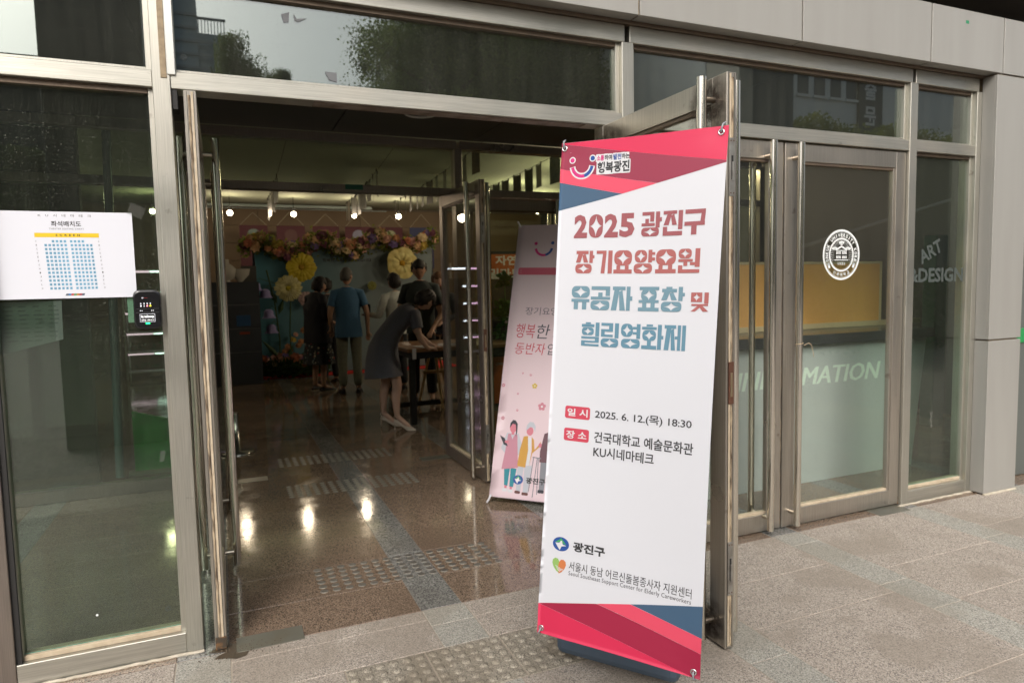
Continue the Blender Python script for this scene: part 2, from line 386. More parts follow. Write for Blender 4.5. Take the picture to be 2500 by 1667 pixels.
# tactile dome tiles: one stone piece each, domes cut in relief
def dome_tile():
    w=.336; mb=slab_mesh(w,.35)
    for i in range(6):
        for j in range(6):
            cx,cy=.028+i*.056,.035+j*.056
            rs=[(.0200,-.0004),(.0175,.0050),(.0105,.0078),(.0,.0082)]
            n=12; vs=[];fs=[]
            for r,z in rs[:-1]:
                for k in range(n): a=2*math.pi*k/n; vs.append((cx+r*math.cos(a),cy+r*math.sin(a),z))
            vs.append((cx,cy,.0082))
            for q in range(2):
                for k in range(n): fs.append((q*n+k,q*n+(k+1)%n,(q+1)*n+(k+1)%n,(q+1)*n+k))
            for k in range(n): fs.append((2*n+k,2*n+(k+1)%n,3*n))
            mb.add(vs,fs,True)
    return mb.mesh('tactile_tile',TACT)
dt=dome_tile()
for k in range(4):
    o=bpy.data.objects.new('tactile_tile',dt); COL.objects.link(o); o.parent=pave; o.location=(.387+k*.3375,-.775,0)

# ================================================================ LOBBY FLOOR
lob=thing('lobby_floor',None,None,kind='structure')
MB().box(-3.4,-.055,-.02,8.2,13.0,-.0026).build('joint_bed',GROUTD,lob)
ly=[-.053,.315,.68,1.035,1.42,1.80,2.17,2.42,2.93,3.4,3.9,4.4,4.9,5.5,6.1,6.8,7.5,8.3,9.2,10.2,11.4,12.7]
ls=[-2.48,-1.38,-.258,.815,1.915,3.022,4.12,5.22,6.32,7.4]
for i,s in enumerate(ls[:-1]):
    for a,b in zip(ly[::2],ly[2::2]): slab(lob,s,a,s+.208,b,PGREY,'floor_slab',g=.0008)
    for a,b in zip(ly,ly[1:]): slab(lob,s+.208,a,ls[i+1],b,PPINK,'floor_slab',g=.0008)
# inlaid studs, three warning rows
STUD=mat('worn_stud',(.085,.078,.07),.3,.0,noise=(60,.6,(.15,.135,.11)))
sm=MB(); n=14; rr=[(.0215,.0),(.0195,.0035),(.0165,.0048)]
vs=[(r*math.cos(2*math.pi*k/n),r*math.sin(2*math.pi*k/n),z) for r,z in rr for k in range(n)]
sm.add(vs,[(q*n+k,q*n+(k+1)%n,(q+1)*n+(k+1)%n,(q+1)*n+k) for q in range(2) for k in range(n)],True); sm.add(vs[2*n:],[tuple(range(n))])
studm=sm.mesh('stud',STUD); studm.materials.append(mat('pale_stud_rim',(.20,.185,.15),.6))
for p_ in studm.polygons: p_.material_index=1 if p_.index<n else 0
for y0 in (.372,2.15,3.13):
    for i in range(16):
        for j in range(6):
            o=bpy.data.objects.new('stud',studm); COL.objects.link(o); o.parent=lob
            o.location=(.412+i*.0645,y0+j*.0585-(i*.002),0)
# floor spring plates
PLATE=mat('scuffed_steel_plate',(.17,.17,.14),.3,.35,noise=(9,.7,(.16,.14,.10)))
for (x,y,l) in ((-.02,-.085,'dull steel floor spring plate beside the rusty foot of the left open door'),(-.01,2.74,'steel floor spring plate at the inner doorway, left end'),(1.60,2.74,'steel floor spring plate at the inner doorway, under the open glass leaf'),(3.93,-.085,'steel floor spring plate under the far right closed door corner')):
    w=.285 if x<1 or x>3 else .27
    MB().box(x,y,.0005,x+w,y+.135,.003,.0008).build('floor_spring_plate',PLATE,label=l,cat='floor plate',group='floor spring plates of the doors')
# rust and wet dirt at the left pivot
def rust(nt,p):
    f=noise(nt,30,5); c=mix(nt,ramp(nt,f,.45,.6),(.06,.045,.03),(.22,.11,.04)); nt.links.new(c,p.inputs['Base Color'])
RUST=mat('rusty_iron',(.15,.08,.04),.8,.2,build=rust,bump=(90,.8,.003))
mb=MB(); pts=[]
for k in range(26):
    a=2*math.pi*k/26; r=.10+.035*math.sin(3*a+1)+.02*math.sin(7*a); pts.append((-.0+r*1.25*math.cos(a),-.05+r*.6*math.sin(a),.0016))
mb.add(pts,[tuple(range(26))]); mb.build('wet_dirt_patch',mat('wet_dirt',(.060,.045,.03),.35,noise=(20,.5,(.12,.09,.06))),pave)
mb=MB()
for _ in range(120):
    x,y=random.gauss(0,.09),random.gauss(-.06,.035); s=random.uniform(.001,.0045)
    mb.ball((x,y,.002),s,s,s*.6,5,3)
mb.build('grit',mat('grit',(.10,.075,.05),.9),pave,kind='stuff')

# ================================================================ ENTRANCE FRAME
fr=thing('entrance_frame','brushed steel entrance frame with glazed transoms and sidelights round the double doors','shopfront',(0,0,0))
def post(x0,x1,z0=0,z1=2.841,y0=0,y1=.12,m=None,name='post'): return MB().box(x0,y0,z0,x1,y1,z1,.0025).build(name,m or ST_V,fr)
POSTS=[(-1.98,-1.91),(-.965,-.832),(-.218,-.151),(2.014,2.085),(4.23,4.30),(4.898,4.965)]
for a,b in POSTS: post(a,b,m=ST_IN if a==-.965 else None)  # left jamb post: shade put into the colour by the darker inside steel
MB().box(-.8318,.012,.096,-.8125,.029,2.40).build('glazing_recess',DARKGAP,fr)
bays=[(a[1],b[0]) for a,b in zip(POSTS,POSTS[1:])]
for i,(a,b) in enumerate(bays):
    door=i in (2,3)
    MB().box(a,.004,2.402,b,.116,2.4705,.0025).build('rail',ST_H,fr)
    MB().box(a-.02,.003,2.8415,b+.02,.118,2.928,.0025).build('head_rail',ST_H,fr)
    # transom pane with bead
    z0,z1=2.4705,2.8415
    for q in ((a,z0,a+.022,z1),(b-.022,z0,b,z1),(a+.022,z0,b-.022,z0+.016),(a+.022,z1-.022,b-.022,z1)):
        MB().box(q[0],.030,q[1],q[2],.09,q[3],.0015).build('glazing_bead',BRONZE if q[3]-q[1]<.03 and q[1]>2.7 else ST_V,fr)
    MB().box(a+.018,.052,z0+.012,b-.018,.060,z1-.018).build('glass_pane',GLT,fr)
    if not door:
        MB().box(a,.004,.002,b,.116,.0945,.0025).build('sill',ST_H,fr)
        z0,z1=.0945,2.402
        for q in ((a,z0,a+.02,z1),(b-.02,z0,b,z1),(a+.02,z0,b-.02,z0+.022),(a+.02,z1-.022,b-.02,z1)):
            MB().box(q[0],.030,q[1],q[2],.09,q[3],.0015).build('glazing_bead',CREAM if q[3]-q[1]<.03 and q[1]<1 else (BRONZE if q[1]>2 else ST_V),fr)
        MB().box(a+.016,.050,z0+.018,b-.016,.060,z1-.018).build('glass_pane',GL,fr)
        MB().box(a+.02,.048,z0+.022,b-.02,.0495,z0+.0245).build('glass_edge',GEDGE,fr)
# sealant and loose cover strip at the left post
MB().box(-.186,-.003,2.44,-.163,.03,2.845,.001).build('sealant_bead',SEALANT,fr)
MB().box(-.162,-.006,2.455,-.130,.03,2.845,.002).build('cover_strip',mat('pale_aluminium',(.62,.62,.58),.35,.6),fr)
MB().box(-.149,.01,2.32,-.128,.10,2.45,.002).build('closer_block',DARKGAP,fr)
# caulk line along sills
for a,b in ((-.84,-.151),(4.20,4.97)):
    mb=MB(); pts=[(a+(b-a)*t/24,-.004+random.uniform(-.004,.003),.003) for t in range(25)]; mb.tube(pts,.008,6); mb.build('caulk_line',mat('old_caulk',(.5,.45,.36),.8,noise=(30,.6,(.3,.25,.18))),fr)
# header track marks under the outer rail
MB().box(.42,.02,2.3985,1.80,.10,2.4015).build('header_plate',mat('stained_header',(.30,.25,.21),.5,.4,noise=(14,.8,(.12,.08,.05))),fr)

# ---------------------------------------------------------------- inner screen (vestibule)
inn=thing('inner_screen','dark brushed steel inner screen with glazed transoms across the vestibule','glass screen',(0,0,0))
IP=[(-1.98,-1.91),(-.218,-.151),(2.014,2.085),(4.23,4.30),(5.6,5.67)]
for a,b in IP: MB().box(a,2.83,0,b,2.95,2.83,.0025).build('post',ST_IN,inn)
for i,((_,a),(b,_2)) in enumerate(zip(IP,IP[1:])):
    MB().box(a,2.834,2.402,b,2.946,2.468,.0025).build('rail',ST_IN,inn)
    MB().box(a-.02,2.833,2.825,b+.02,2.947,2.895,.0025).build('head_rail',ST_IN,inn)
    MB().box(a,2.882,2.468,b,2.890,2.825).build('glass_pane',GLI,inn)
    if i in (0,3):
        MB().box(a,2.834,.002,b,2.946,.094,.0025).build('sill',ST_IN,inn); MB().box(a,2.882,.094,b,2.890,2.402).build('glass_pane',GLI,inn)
MB().box(1.02,2.826,2.425,1.17,2.8335,2.468,.0).build('green_sensor_label',mat('dark_green_vinyl',(.01,.10,.06),.5),inn)
# ---------------------------------------------------------------- doors
LOCK=mat('worn_zinc_plate',(.42,.41,.38),.4,.8,noise=(25,.7,(.2,.18,.15))); RLOCK=mat('brown_lock_case',(.12,.055,.035),.5,.3,noise=(30,.5,(.2,.09,.05)))
def door(name,label,loc,rotz,st,glass,hx=.95,free='b',locks=True,w=1.045,group='full height glass door leaves',cat='door',handles=(1,-1)):
    """local: x 0..w from hinge, y = -.024..+.024 , z .012..2.39"""
    t=thing(name,label,cat,loc,rotz,group); T=.024; z0,z1=.012,2.392
    sw,tr,br=.088,.104,.104
    for a,b in ((0,sw),(w-sw,w)): MB().box(a,-T,z0,b,T,z1,.002).build('stile',st,t)
    MB().box(sw,-T+.001,z1-tr,w-sw,T-.001,z1,.002).build('top_rail',st,t); MB().box(sw,-T+.001,z0,w-sw,T-.001,z0+br,.002).build('bottom_rail',st,t)
    gx0,gx1,gz0,gz1=sw,w-sw,z0+br,z1-tr
    for q in ((gx0,gz0,gx0+.018,gz1),(gx1-.018,gz0,gx1,gz1),(gx0+.018,gz0,gx1-.018,gz0+.018),(gx0+.018,gz1-.018,gx1-.018,gz1)):
        MB().box(q[0],-T+.008,q[1],q[2],T-.008,q[3],.0015).build('glazing_bead',CREAM if q[1]<.2 and q[3]<.3 else BRONZE if q[1]>2 else st,t)
    MB().box(gx0+.012,-.005,gz0+.012,gx1-.012,.005,gz1-.012).build('glass_pane',glass,t)
    # edge channels: seal strips on both stile ends
    for x,d in ((0,-1),(w,1)):
        MB().box(x,-.012,z0+.01,x+d*.0022,-.0035,z1-.006).build('edge_seal',CREAM,t)
        mb=MB(); k=0; zz=z0+.012
        vs=[];fs=[]
        M=90
        for i in range(M+1):
            z=zz+(z1-.02-zz)*i/M; wv=.0012*math.sin(i*1.7)+random.uniform(-.0008,.0008)
            vs+= [(x,-.002+wv,z),(x+d*.0035,.002+wv,z),(x+d*.003,.007+wv,z),(x,.0085+wv,z)]
        for i in range(M):
            for q in range(3): fs.append((i*4+q,i*4+q+1,i*4+q+5,i*4+q+4))
        mb.add(vs,fs); mb.build('brush_seal',BRUSH,t)
        for y in (-.0145,.0112): MB().box(x,y,z0+.006,x+d*.001,y+.0014,z1-.004).build('edge_groove',DARKGAP,t)
    if locks:
        for zc,hh in ((2.02,.115),(.36,.115)):
            lp=MB().box(w+.0005,-.0125,zc-hh,w+.0052,.0125,zc+hh,.001).build('bolt_plate',LOCK,t)
            MB().box(w+.005,-.0045,zc-.05,w+.0062,.0045,zc+.045,.001).build('bolt_slot',DARKGAP,lp)
            MB().box(w+.0055,-.0015,zc-.055,w+.011,.0035,zc+.02,.001).build('bolt_lever',LOCK,lp)
            for q in (-hh+.012,hh-.012):
                for yy in (-.007,.007): MB().tube([(w+.005,yy,zc+q),(w+.0065,yy,zc+q)],.0028,8).build('screw',RLOCK,lp)
        lp=MB().box(w+.0005,-.013,1.06,w+.0062,.013,1.235,.001).build('lock_case',RLOCK,t)
        MB().box(w+.006,-.005,1.09,w+.0072,.006,1.19,.001).build('keeper_slot',mat('brass_slot',(.35,.28,.18),.4,.8),lp)
    else:
        MB().box(-.006,-.022,z0-.004,.0,.022,z0+.05,.001).build('pivot_shoe',RUST,t)
    for s in handles:
        y=s*(T+.062); h=MB().tube([(hx,y,.035),(hx,y,2.385)],.0205,20).build('pull_handle',PIPE,t)
        for zc in (.11,2.30): MB().tube([(hx,s*T,zc),(hx,y,zc)],.0125,12).build('standoff',ROD,h)
    return t
# left leaf, swung inward: hinge edge faces the street
door('swing_door','left glass door leaf swung inward, its rusty footed hinge edge towards the street',(-.081,-.03,0),R(90),ST_D,GLD,hx=.90,locks=False)
# right leaf, swung outward beside the banner
door('swing_door','stained right leaf swung outward behind the white banner, lock plates down its edge',(1.908,.075,0),R(-90),ST_D,GLD,hx=.967,handles=(1,-1))
door('swing_door','closed glass door leaf nearest the white banner, pull bar on its right side',(2.09,.045,0),0,ST_D,GLD,hx=.935,w=1.07,locks=False)
door('swing_door','closed glass door leaf with the round university seal',(4.225,.045,0),R(180),ST_D,GLD,hx=.985,w=1.05,locks=False)
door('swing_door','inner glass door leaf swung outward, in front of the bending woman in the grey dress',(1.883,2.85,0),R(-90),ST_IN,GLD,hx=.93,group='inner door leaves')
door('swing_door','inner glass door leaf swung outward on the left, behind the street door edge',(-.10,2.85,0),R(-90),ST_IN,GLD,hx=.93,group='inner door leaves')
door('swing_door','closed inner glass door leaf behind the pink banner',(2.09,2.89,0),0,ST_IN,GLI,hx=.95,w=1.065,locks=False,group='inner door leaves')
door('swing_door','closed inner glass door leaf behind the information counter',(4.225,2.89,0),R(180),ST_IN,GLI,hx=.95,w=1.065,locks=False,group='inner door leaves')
# black stains on the outward leaf
ws=MB()
def blotch(cx,cz,rx,rz,y,n=22,seed=0):
    rnd=random.Random(seed); return [(cx+rx*(1+.35*math.sin(3*a+seed)+rnd.uniform(-.12,.12))*math.cos(a),cz+rz*(1+.3*math.sin(2*a+seed))*math.sin(a)) for a in [2*math.pi*k/n for k in range(n)]]
def stainmat(name,col,cx,cz,rx,rz,dens):
    """soot-like stain fading with distance from its own centre on the door"""
    m=bpy.data.materials.new(name); m.use_nodes=True; nt=m.node_tree; p=nt.nodes['Principled BSDF']; p.inputs['Base Color'].default_value=(*col,1); p.inputs['Roughness'].default_value=.6
    o=nt.nodes['Material Output']; tr=N(nt,'ShaderNodeBsdfTransparent'); mx=N(nt,'ShaderNodeMixShader')
    t=N(nt,'ShaderNodeTexCoord'); mp=N(nt,'ShaderNodeMapping'); mp.vector_type='TEXTURE'; mp.inputs['Location'].default_value=(0,cx,cz); mp.inputs['Scale'].default_value=(1,rx,rz)
    g=N(nt,'ShaderNodeTexGradient',gradient_type='SPHERICAL'); nt.links.new(t.outputs['Object'],mp.inputs[0]); nt.links.new(mp.outputs[0],g.inputs[0])
    f=noise(nt,22,6,rough=.7); a=N(nt,'ShaderNodeMath',operation='MULTIPLY'); nt.links.new(ramp(nt,g.outputs[0],0,.6,0,dens),a.inputs[0]); nt.links.new(ramp(nt,f,.30,.6,.1,1),a.inputs[1])
    nt.links.new(a.outputs[0],mx.inputs[0]); nt.links.new(tr.outputs[0],mx.inputs[1]); nt.links.new(p.outputs[0],mx.inputs[2]); nt.links.new(mx.outputs[0],o.inputs[0]); return m
dr=[o for o in bpy.data.objects if o.get('label','').startswith('stained right leaf')][0]
for nm,cy,cz,ry,rz,d,x in (('soot_stain_upper',.93,2.27,.14,.16,.95,0),('soot_stain_lower',.93,.10,.16,.12,.9,0),('soot_stain_hinge',.10,2.26,.28,.15,.85,0)):
    y0,y1=max(.004,cy-ry),min(1.04,cy+ry); z0,z1=max(.02,cz-rz),min(2.388,cz+rz)
    mb=MB().add([(0,y0,z0),(0,y1,z0),(0,y1,z1),(0,y0,z1)],[(0,1,2,3)])
    o=mb.build(nm.rsplit('_',1)[0],stainmat(nm,(.035,.024,.016),cy,cz,ry,rz,d),dr); o.rotation_euler=(0,0,R(-90)); o.location=(0,-.0252,0)

# ================================================================ CLADDING
cl=thing('clad_surround','grey aluminium panel surround framing the entrance','cladding',(0,0,0))
xs=[-3.4,-2.35,-1.25,-.15,.95,2.058,3.176,4.273,4.999,6.1,7.2]
g=.006
for a,b in zip(xs,xs[1:]):
    MB().box(a+g,-.10,2.945,b-g,-.085,3.31,.0015).build('fascia_panel',CLAD,cl)
    MB().box(a+g,-.0845,2.945,b-g,-.02,2.952,.0008).build('soffit_panel',CLAD,cl)
MB().box(-3.4,-.084,2.953,7.2,.3,3.30).build('joint_backing',SEALANT,cl)
MB().box(-3.4,-.02,2.929,5.0,.118,2.9445,.001).build('soffit_trim',BRONZE,cl)
for z0,z1 in ((.012,1.107),(1.119,2.933)):
    MB().box(4.945,-.10,z0,5.30,-.085,z1,.0015).build('column_panel',CLAD,cl)
    MB().box(4.945,-.0845,z0,4.957,-.001,z1,.0008).build('return_panel',CLAD,cl)
    MB().box(5.288,-.0845,z0,5.30,.099,z1,.0008).build('side_panel',CLAD,cl)
MB().box(4.966,-.0840,.002,5.287,.115,2.944).build('column_core',SEALANT,cl)
mb=MB(); mb.tube([(4.94+.36*t/20,-.104+random.uniform(-.003,.003),.004) for t in range(21)],.010,6); mb.build('caulk_line',MATS['old_caulk'],cl)
MB().box(4.60,-.1008,3.225,4.63,-.1002,3.245).build('green_paint_fleck',mat('green_paint',(.02,.22,.10),.5),cl)
# recessed upper storey and soffit above the fascia
us=thing('upper_storey','dark concrete upper storey with jointed soffit above the entrance fascia','building',(0,0,0))
for a,b in zip([-6,-4,-2,0,2,4,6],[-4,-2,0,2,4,6,9]):
    MB().box(a+.01,-.5,4.02,b-.01,1.6,4.06,.003).build('soffit_slab',CONC,us); MB().box(a+.01,1.61,4.02,b-.01,3.8,4.06,.003).build('soffit_slab',CONC,us)
MB().box(-6,-.5,4.062,9,4,5.4,.01).build('wall',CONC,us)
MB().box(-6,3.9,3.3,9,4.0,4.06).build('back_wall',CONC,us)
MB().box(-6,.31,3.2,9,3.9,3.31).build('ledge',CONC,us)
wb=MB().box(5.30,.10,0,9,.25,3.2,.01).build('side_wall',mat('dark_side_wall',(.10,.11,.10),.5),us)
MB().box(5.305,.088,1.05,9,.099,1.16,.002).build('green_band',mat('green_wall_band',(.02,.25,.07),.5),us)

# ================================================================ INTERIOR SHELL
VC=mat('dark_vestibule_ceiling',(.050,.046,.042),.5,.2)
sh=thing('vestibule_ceiling',None,None,kind='structure')
for a,b in ((-3.2,-.35),(-.35,.92),(.92,2.18),(2.18,3.44),(3.44,5.6)):
    for c,d in ((.12,1.45),(1.45,2.826)): MB().box(a+.004,c+.004,2.90,b-.004,d-.004,2.93,.002).build('ceiling_panel',VC,sh)
MB().box(-3.2,.12,2.931,5.6,2.95,3.1).build('ceiling_void',DARKGAP,sh)
for (x,y,l) in ((1.47,1.99,'round unlit downlight ring in the vestibule ceiling above the open doorway'),(2.55,1.62,'round unlit downlight ring in the vestibule ceiling to the right of the post'),):
    d=thing('ceiling_downlight',l,'downlight',(x,y,2.9),group='round downlights in the vestibule ceiling')
    MB().tube([(.115*math.cos(a),.115*math.sin(a),-.004) for a in [2*math.pi*k/32 for k in range(32)]],.010,8,closed=True).build('trim_ring',mat('pale_ring',(.5,.5,.45),.4),d)
    MB().tube([(0,0,-.001),(0,0,.0)],.105,28).build('lamp_glass',mat('dim_lamp_glass',(.10,.10,.085),.3),d)
LC=mat('lobby_ceiling',(.27,.30,.22),.85,noise=(.6,.4,(.23,.26,.19)))
MB().box(-3.6,2.951,3.42,9,13,3.5).build('lobby_ceiling',LC,kind='structure')
TANW=mat('tan_wall_boards',(.125,.085,.045),.6,noise=(1.2,.5,(.09,.06,.034)))
bw=thing('back_wall',None,None,kind='structure')
MB().box(-3.6,12.72,0,9,12.9,3.42).build('wall_core',mat('wall_core',(.10,.08,.06),.8),bw)
for k in range(9):
    for a,b in ((-3.6,-1.4),(-1.4,.8),(.8,3),(3,5.2),(5.2,9)): MB().box(a+.004,12.70,.0+k*.375+.006,b-.004,12.719,k*.375+.372,.002).build('wall_board',TANW,bw)
DW=mat('dark_lobby_wall',(.018,.019,.017),.6)
MB().box(-3.75,-.0,0,-3.6,13,3.42).build('left_wall',DW,kind='structure')
MB().box(-3.6,3.05,0,-.98,3.15,3.42).build('left_light_block',DW,kind='structure')  # added dark wall, blocks lobby lamplight behind the left pane
MB().box(7.6,.3,0,7.75,13,3.42).build('right_wall',DW,kind='structure')
# ================================================================ BANNERS
def flat(name,hexs,rough=.5):
    c=[int(hexs[i:i+2],16)/255 for i in (0,2,4)]; c=[x/12.92 if x<=.04045 else ((x+.055)/1.055)**2.4 for x in c]
    return mat(name,tuple(x*.70 for x in c),rough)
P_RED=flat('print_crimson','EE2F5C',.42); P_DRED=flat('print_dark_crimson','B52149',.42); P_CORAL=flat('print_coral','FB5672',.42); P_NAVY=flat('print_slate_blue','486886',.42)
P_R2=flat('print_wine','A83450',.42); P_T1=flat('print_title_brick','AF6065'); P_T2=flat('print_title_brick_light','C06D69'); P_T3=flat('print_title_steel','7CA3B3'); P_T4=flat('print_title_teal','6C9CB2')
P_TAG=flat('print_tag_red','E04A60'); P_INK=flat('print_ink','3A3A3C'); P_WH=flat('print_white','F4F4F6'); P_PINK=flat('print_magenta','E8308A'); P_BLUE=flat('print_blue','2355A8'); P_GR=flat('print_green','46B56A'); P_ORG=flat('print_orange','E88A50'); P_LG=flat('print_lime','A4D070')
def glyph(pr,mb,items,u0,v0,u1,v1,cnt=[0]):
    W_,H_=u1-u0,v1-v0; X=lambda x:u0+x*W_; Yv=lambda y:v0+y*H_
    for it in items:
        cnt[0]+=1; L=3+(cnt[0]%7)*.12
        if it[0]=='R': _,a,b,c,d=it; pr.rect(mb,X(a),Yv(b),X(c),Yv(d),L)
        elif it[0]=='P': pr.poly(mb,[(X(x),Yv(y)) for x,y in it[1]],L)
        elif it[0]=='Q':
            _,a,b,c,d=it; a,b,c,d=X(a),Yv(b),X(c),Yv(d); pr.poly(mb,[(a,b),(c,b),(c,d),(a,d)],L,holes=[star4((a+c)/2,(b+d)/2,(c-a)*.36,(d-b)*.40)[::-1]])
        elif it[0]=='O':
            _,a,b,c,d=it; a,b,c,d=X(a),Yv(b),X(c),Yv(d); r=min(c-a,d-b)*.40
            cx,cy=(a+c)/2,(b+d)/2; pr.poly(mb,rrect(a,b,c,d,r,5),L,holes=[star4(cx,cy,(c-a)*.38,(d-b)*.42)[::-1]])
def rr(*a): return ('R',)+a
def pp(*a): return ('P',list(a))
def oo(*a): return ('O',)+a
GL_={
'광':[rr(.02,.86,.62,1),rr(.42,.60,.62,.86),rr(.18,.54,.36,.72),rr(0,.42,.66,.54),rr(.70,.34,.90,1),rr(.90,.60,1,.76),oo(0,0,.88,.36)],
'진':[rr(0,.86,.68,1),pp((.20,.86),(.42,.86),(.28,.42),(.02,.42)),pp((.38,.80),(.54,.86),(.70,.42),(.46,.42)),rr(.76,.24,.98,1),rr(0,.17,.22,.36),rr(0,0,.98,.17)],
'구':[rr(.02,.83,1,1),pp((.80,.83),(1,.83),(.97,.52),(.76,.52)),rr(0,.36,.98,.52),rr(.34,0,.60,.36)],
'장':[rr(.03,.85,.68,1),pp((.14,.85),(.38,.85),(.26,.48),(.02,.48)),pp((.36,.80),(.52,.85),(.68,.48),(.44,.48)),rr(.74,.46,.92,1),rr(.92,.66,1,.80),oo(0,0,.88,.42)],
'기':[rr(0,.86,.62,1),pp((.40,.86),(.62,.86),(.54,0),(.30,0)),rr(.74,0,1,1)],
'요':[oo(.02,.34,.98,1),rr(.16,.17,.36,.35),rr(.62,.17,.82,.35),rr(0,0,1,.17)],
'양':[oo(.03,.46,.62,1),rr(.68,.46,.86,1),rr(.86,.78,1,.90),rr(.86,.54,1,.67),oo(0,0,.88,.42)],
'원':[oo(0,.60,.60,1),rr(0,.46,.66,.57),rr(.24,.29,.42,.46),rr(.76,.24,.98,1),rr(.54,.32,.76,.44),rr(0,.15,.20,.32),rr(0,0,.98,.15)],
'유':[oo(0,.50,1,1),rr(0,.32,1,.45),rr(.14,0,.38,.32),rr(.60,0,.84,.32)],
'공':[rr(.02,.85,.98,1),rr(.76,.60,.98,.85),rr(.38,.56,.60,.74),rr(0,.44,1,.56),oo(0,0,.98,.40)],
'자':[rr(.06,.85,.66,1),pp((.14,.85),(.38,.85),(.26,0),(0,0)),pp((.36,.78),(.52,.85),(.68,0),(.42,0)),rr(.72,0,.90,1),rr(.90,.42,1,.60)],
'표':[rr(.04,.86,.98,1),oo(.13,.42,.87,.90),rr(.02,.34,.98,.46),rr(.20,.15,.40,.34),rr(.60,.15,.80,.34),rr(0,0,1,.15)],
'창':[rr(.20,.92,.46,1),rr(.02,.78,.66,.92),pp((.12,.78),(.36,.78),(.24,.46),(0,.46)),pp((.34,.74),(.50,.78),(.68,.46),(.44,.46)),rr(.73,.43,.91,1),rr(.91,.62,1,.76),oo(0,0,.88,.40)],
'및':[('Q',0,.50,.62,1),rr(.74,.42,.98,1),rr(.04,.30,.96,.40),pp((.38,.30),(.62,.30),(.25,0),(0,0)),pp((.46,.26),(.66,.30),(1,0),(.68,0))],
'힐':[rr(.22,.93,.50,1),rr(0,.80,.70,.92),oo(.02,.46,.68,.78),rr(.77,.42,.98,1),rr(0,.31,.98,.40),rr(.76,.23,.98,.31),rr(0,.15,.98,.23),rr(0,.09,.20,.15),rr(0,0,.98,.09)],
'링':[rr(0,.88,.66,1),rr(.44,.74,.66,.88),rr(0,.64,.66,.74),rr(0,.52,.20,.64),rr(0,.42,.66,.52),rr(.76,.38,.98,1),oo(0,0,.98,.36)],
'영':[oo(0,.46,.60,1),rr(.79,.40,.98,1),rr(.60,.78,.79,.88),rr(.60,.57,.79,.67),oo(.02,0,.98,.38)],
'화':[rr(.20,.92,.50,1),rr(0,.79,.68,.90),oo(.03,.34,.66,.77),rr(.26,.15,.44,.34),rr(0,0,.70,.15),rr(.73,0,.91,1),rr(.91,.42,1,.56)],
'제':[rr(0,.86,.54,1),pp((.10,.86),(.32,.86),(.22,0),(0,0)),pp((.30,.80),(.44,.86),(.54,0),(.34,0)),rr(.50,.44,.62,.56),rr(.62,0,.77,1),rr(.83,0,1,1)],
}
# outer banner: local frame u (width), v (height), n towards the street
BL=Vector((1.00368067,-.98215092,.29103727)); AU=Vector((.59809085,-.80104993,-.02462383)); AV=Vector((.09531447,.04059094,.99461929)); AN=Vector((-.79574021,-.59721971,.10062872))
bs=thing('banner_stand','white and crimson standing event banner in front of the open right door leaf','banner',(BL+AU*.3-AN*.2).to_tuple()[:2]+(0,))
B0=Vector(bs.location)
def fold(u,v):
    w=.0035*math.sin(math.pi*u/.6)*math.sin(math.pi*v/1.8)*-2.4 + .0016*math.sin(u*9+v*2.3)*math.sin(v*4.1)
    for cu,cv in ((.577,1.78),(.011,1.779),(.017,.018),(.578,.016)):
        d=math.hypot(u-cu,v-cv); w+=-.004*math.exp(-(d/.05)**2)
        dx,dy=(.3-cu),(.9-cv); an=math.atan2(v-cv,u-cu)-math.atan2(dy,dx)
        w+=.0009*math.sin(an*7)*math.exp(-d/.09)*(1-math.exp(-(d/.03)**2))
    return w
def bmap(u,v,d):
    pull=.006*math.sin(math.pi*v/1.8)*((u-.3)/.3)   # long edges drawn in a little
    return BL+AU*(u-pull)+AV*(v-.004*math.sin(math.pi*u/.6)*(1 if v>.9 else -1)*abs(v-.9)/.9)+AN*(fold(u,v)+d)-B0
PB=Print(bmap)
VINYL=mat('banner_vinyl',(.62,.63,.665),.38,spec=.45)
mb=MB(); PB.rect(mb,0,0,.6,1.8,0,step=.015); sheet=mb.build('banner_sheet',VINYL,bs)
mb=MB(); q=Print(lambda u,v,d:bmap(u,v,-.0020)); q.rect(mb,.0015,.0015,.5985,1.7985,0,step=.015); mb.build('sheet_back',mat('banner_back',(.70,.70,.72),.5),bs)
def band(nm,m_,pts,layer=1):
    mb=MB(); PB.poly(mb,pts,layer*1.5,step=.015); return mb.build(nm,m_,bs)
e=.0005
band('printed_band',P_RED,[(0,1.797),(.0,1.7995),(.6,1.8),(.6,1.686)])
band('printed_band',P_R2,[(0,1.7965),(.6,1.6855),(.6,1.680),(.372,1.6315),(0,1.7045)])
band('printed_band',P_CORAL,[(0,1.704),(.371,1.631),(.245,1.603),(0,1.6545)])
band('printed_band',P_NAVY,[(0,1.654),(.244,1.6025),(0,1.551)])
band('printed_band',P_RED,[(0,.109),(.578,0),(0,0)])
band('printed_band',P_DRED,[(0,.1095),(.228,.1565),(.6,.0835),(.6,0),(.579,0)])
band('printed_band',P_CORAL,[(.229,.157),(.352,.1835),(.6,.134),(.6,.084)])
band('printed_band',P_NAVY,[(.353,.184),(.6,.2385),(.6,.1345)])
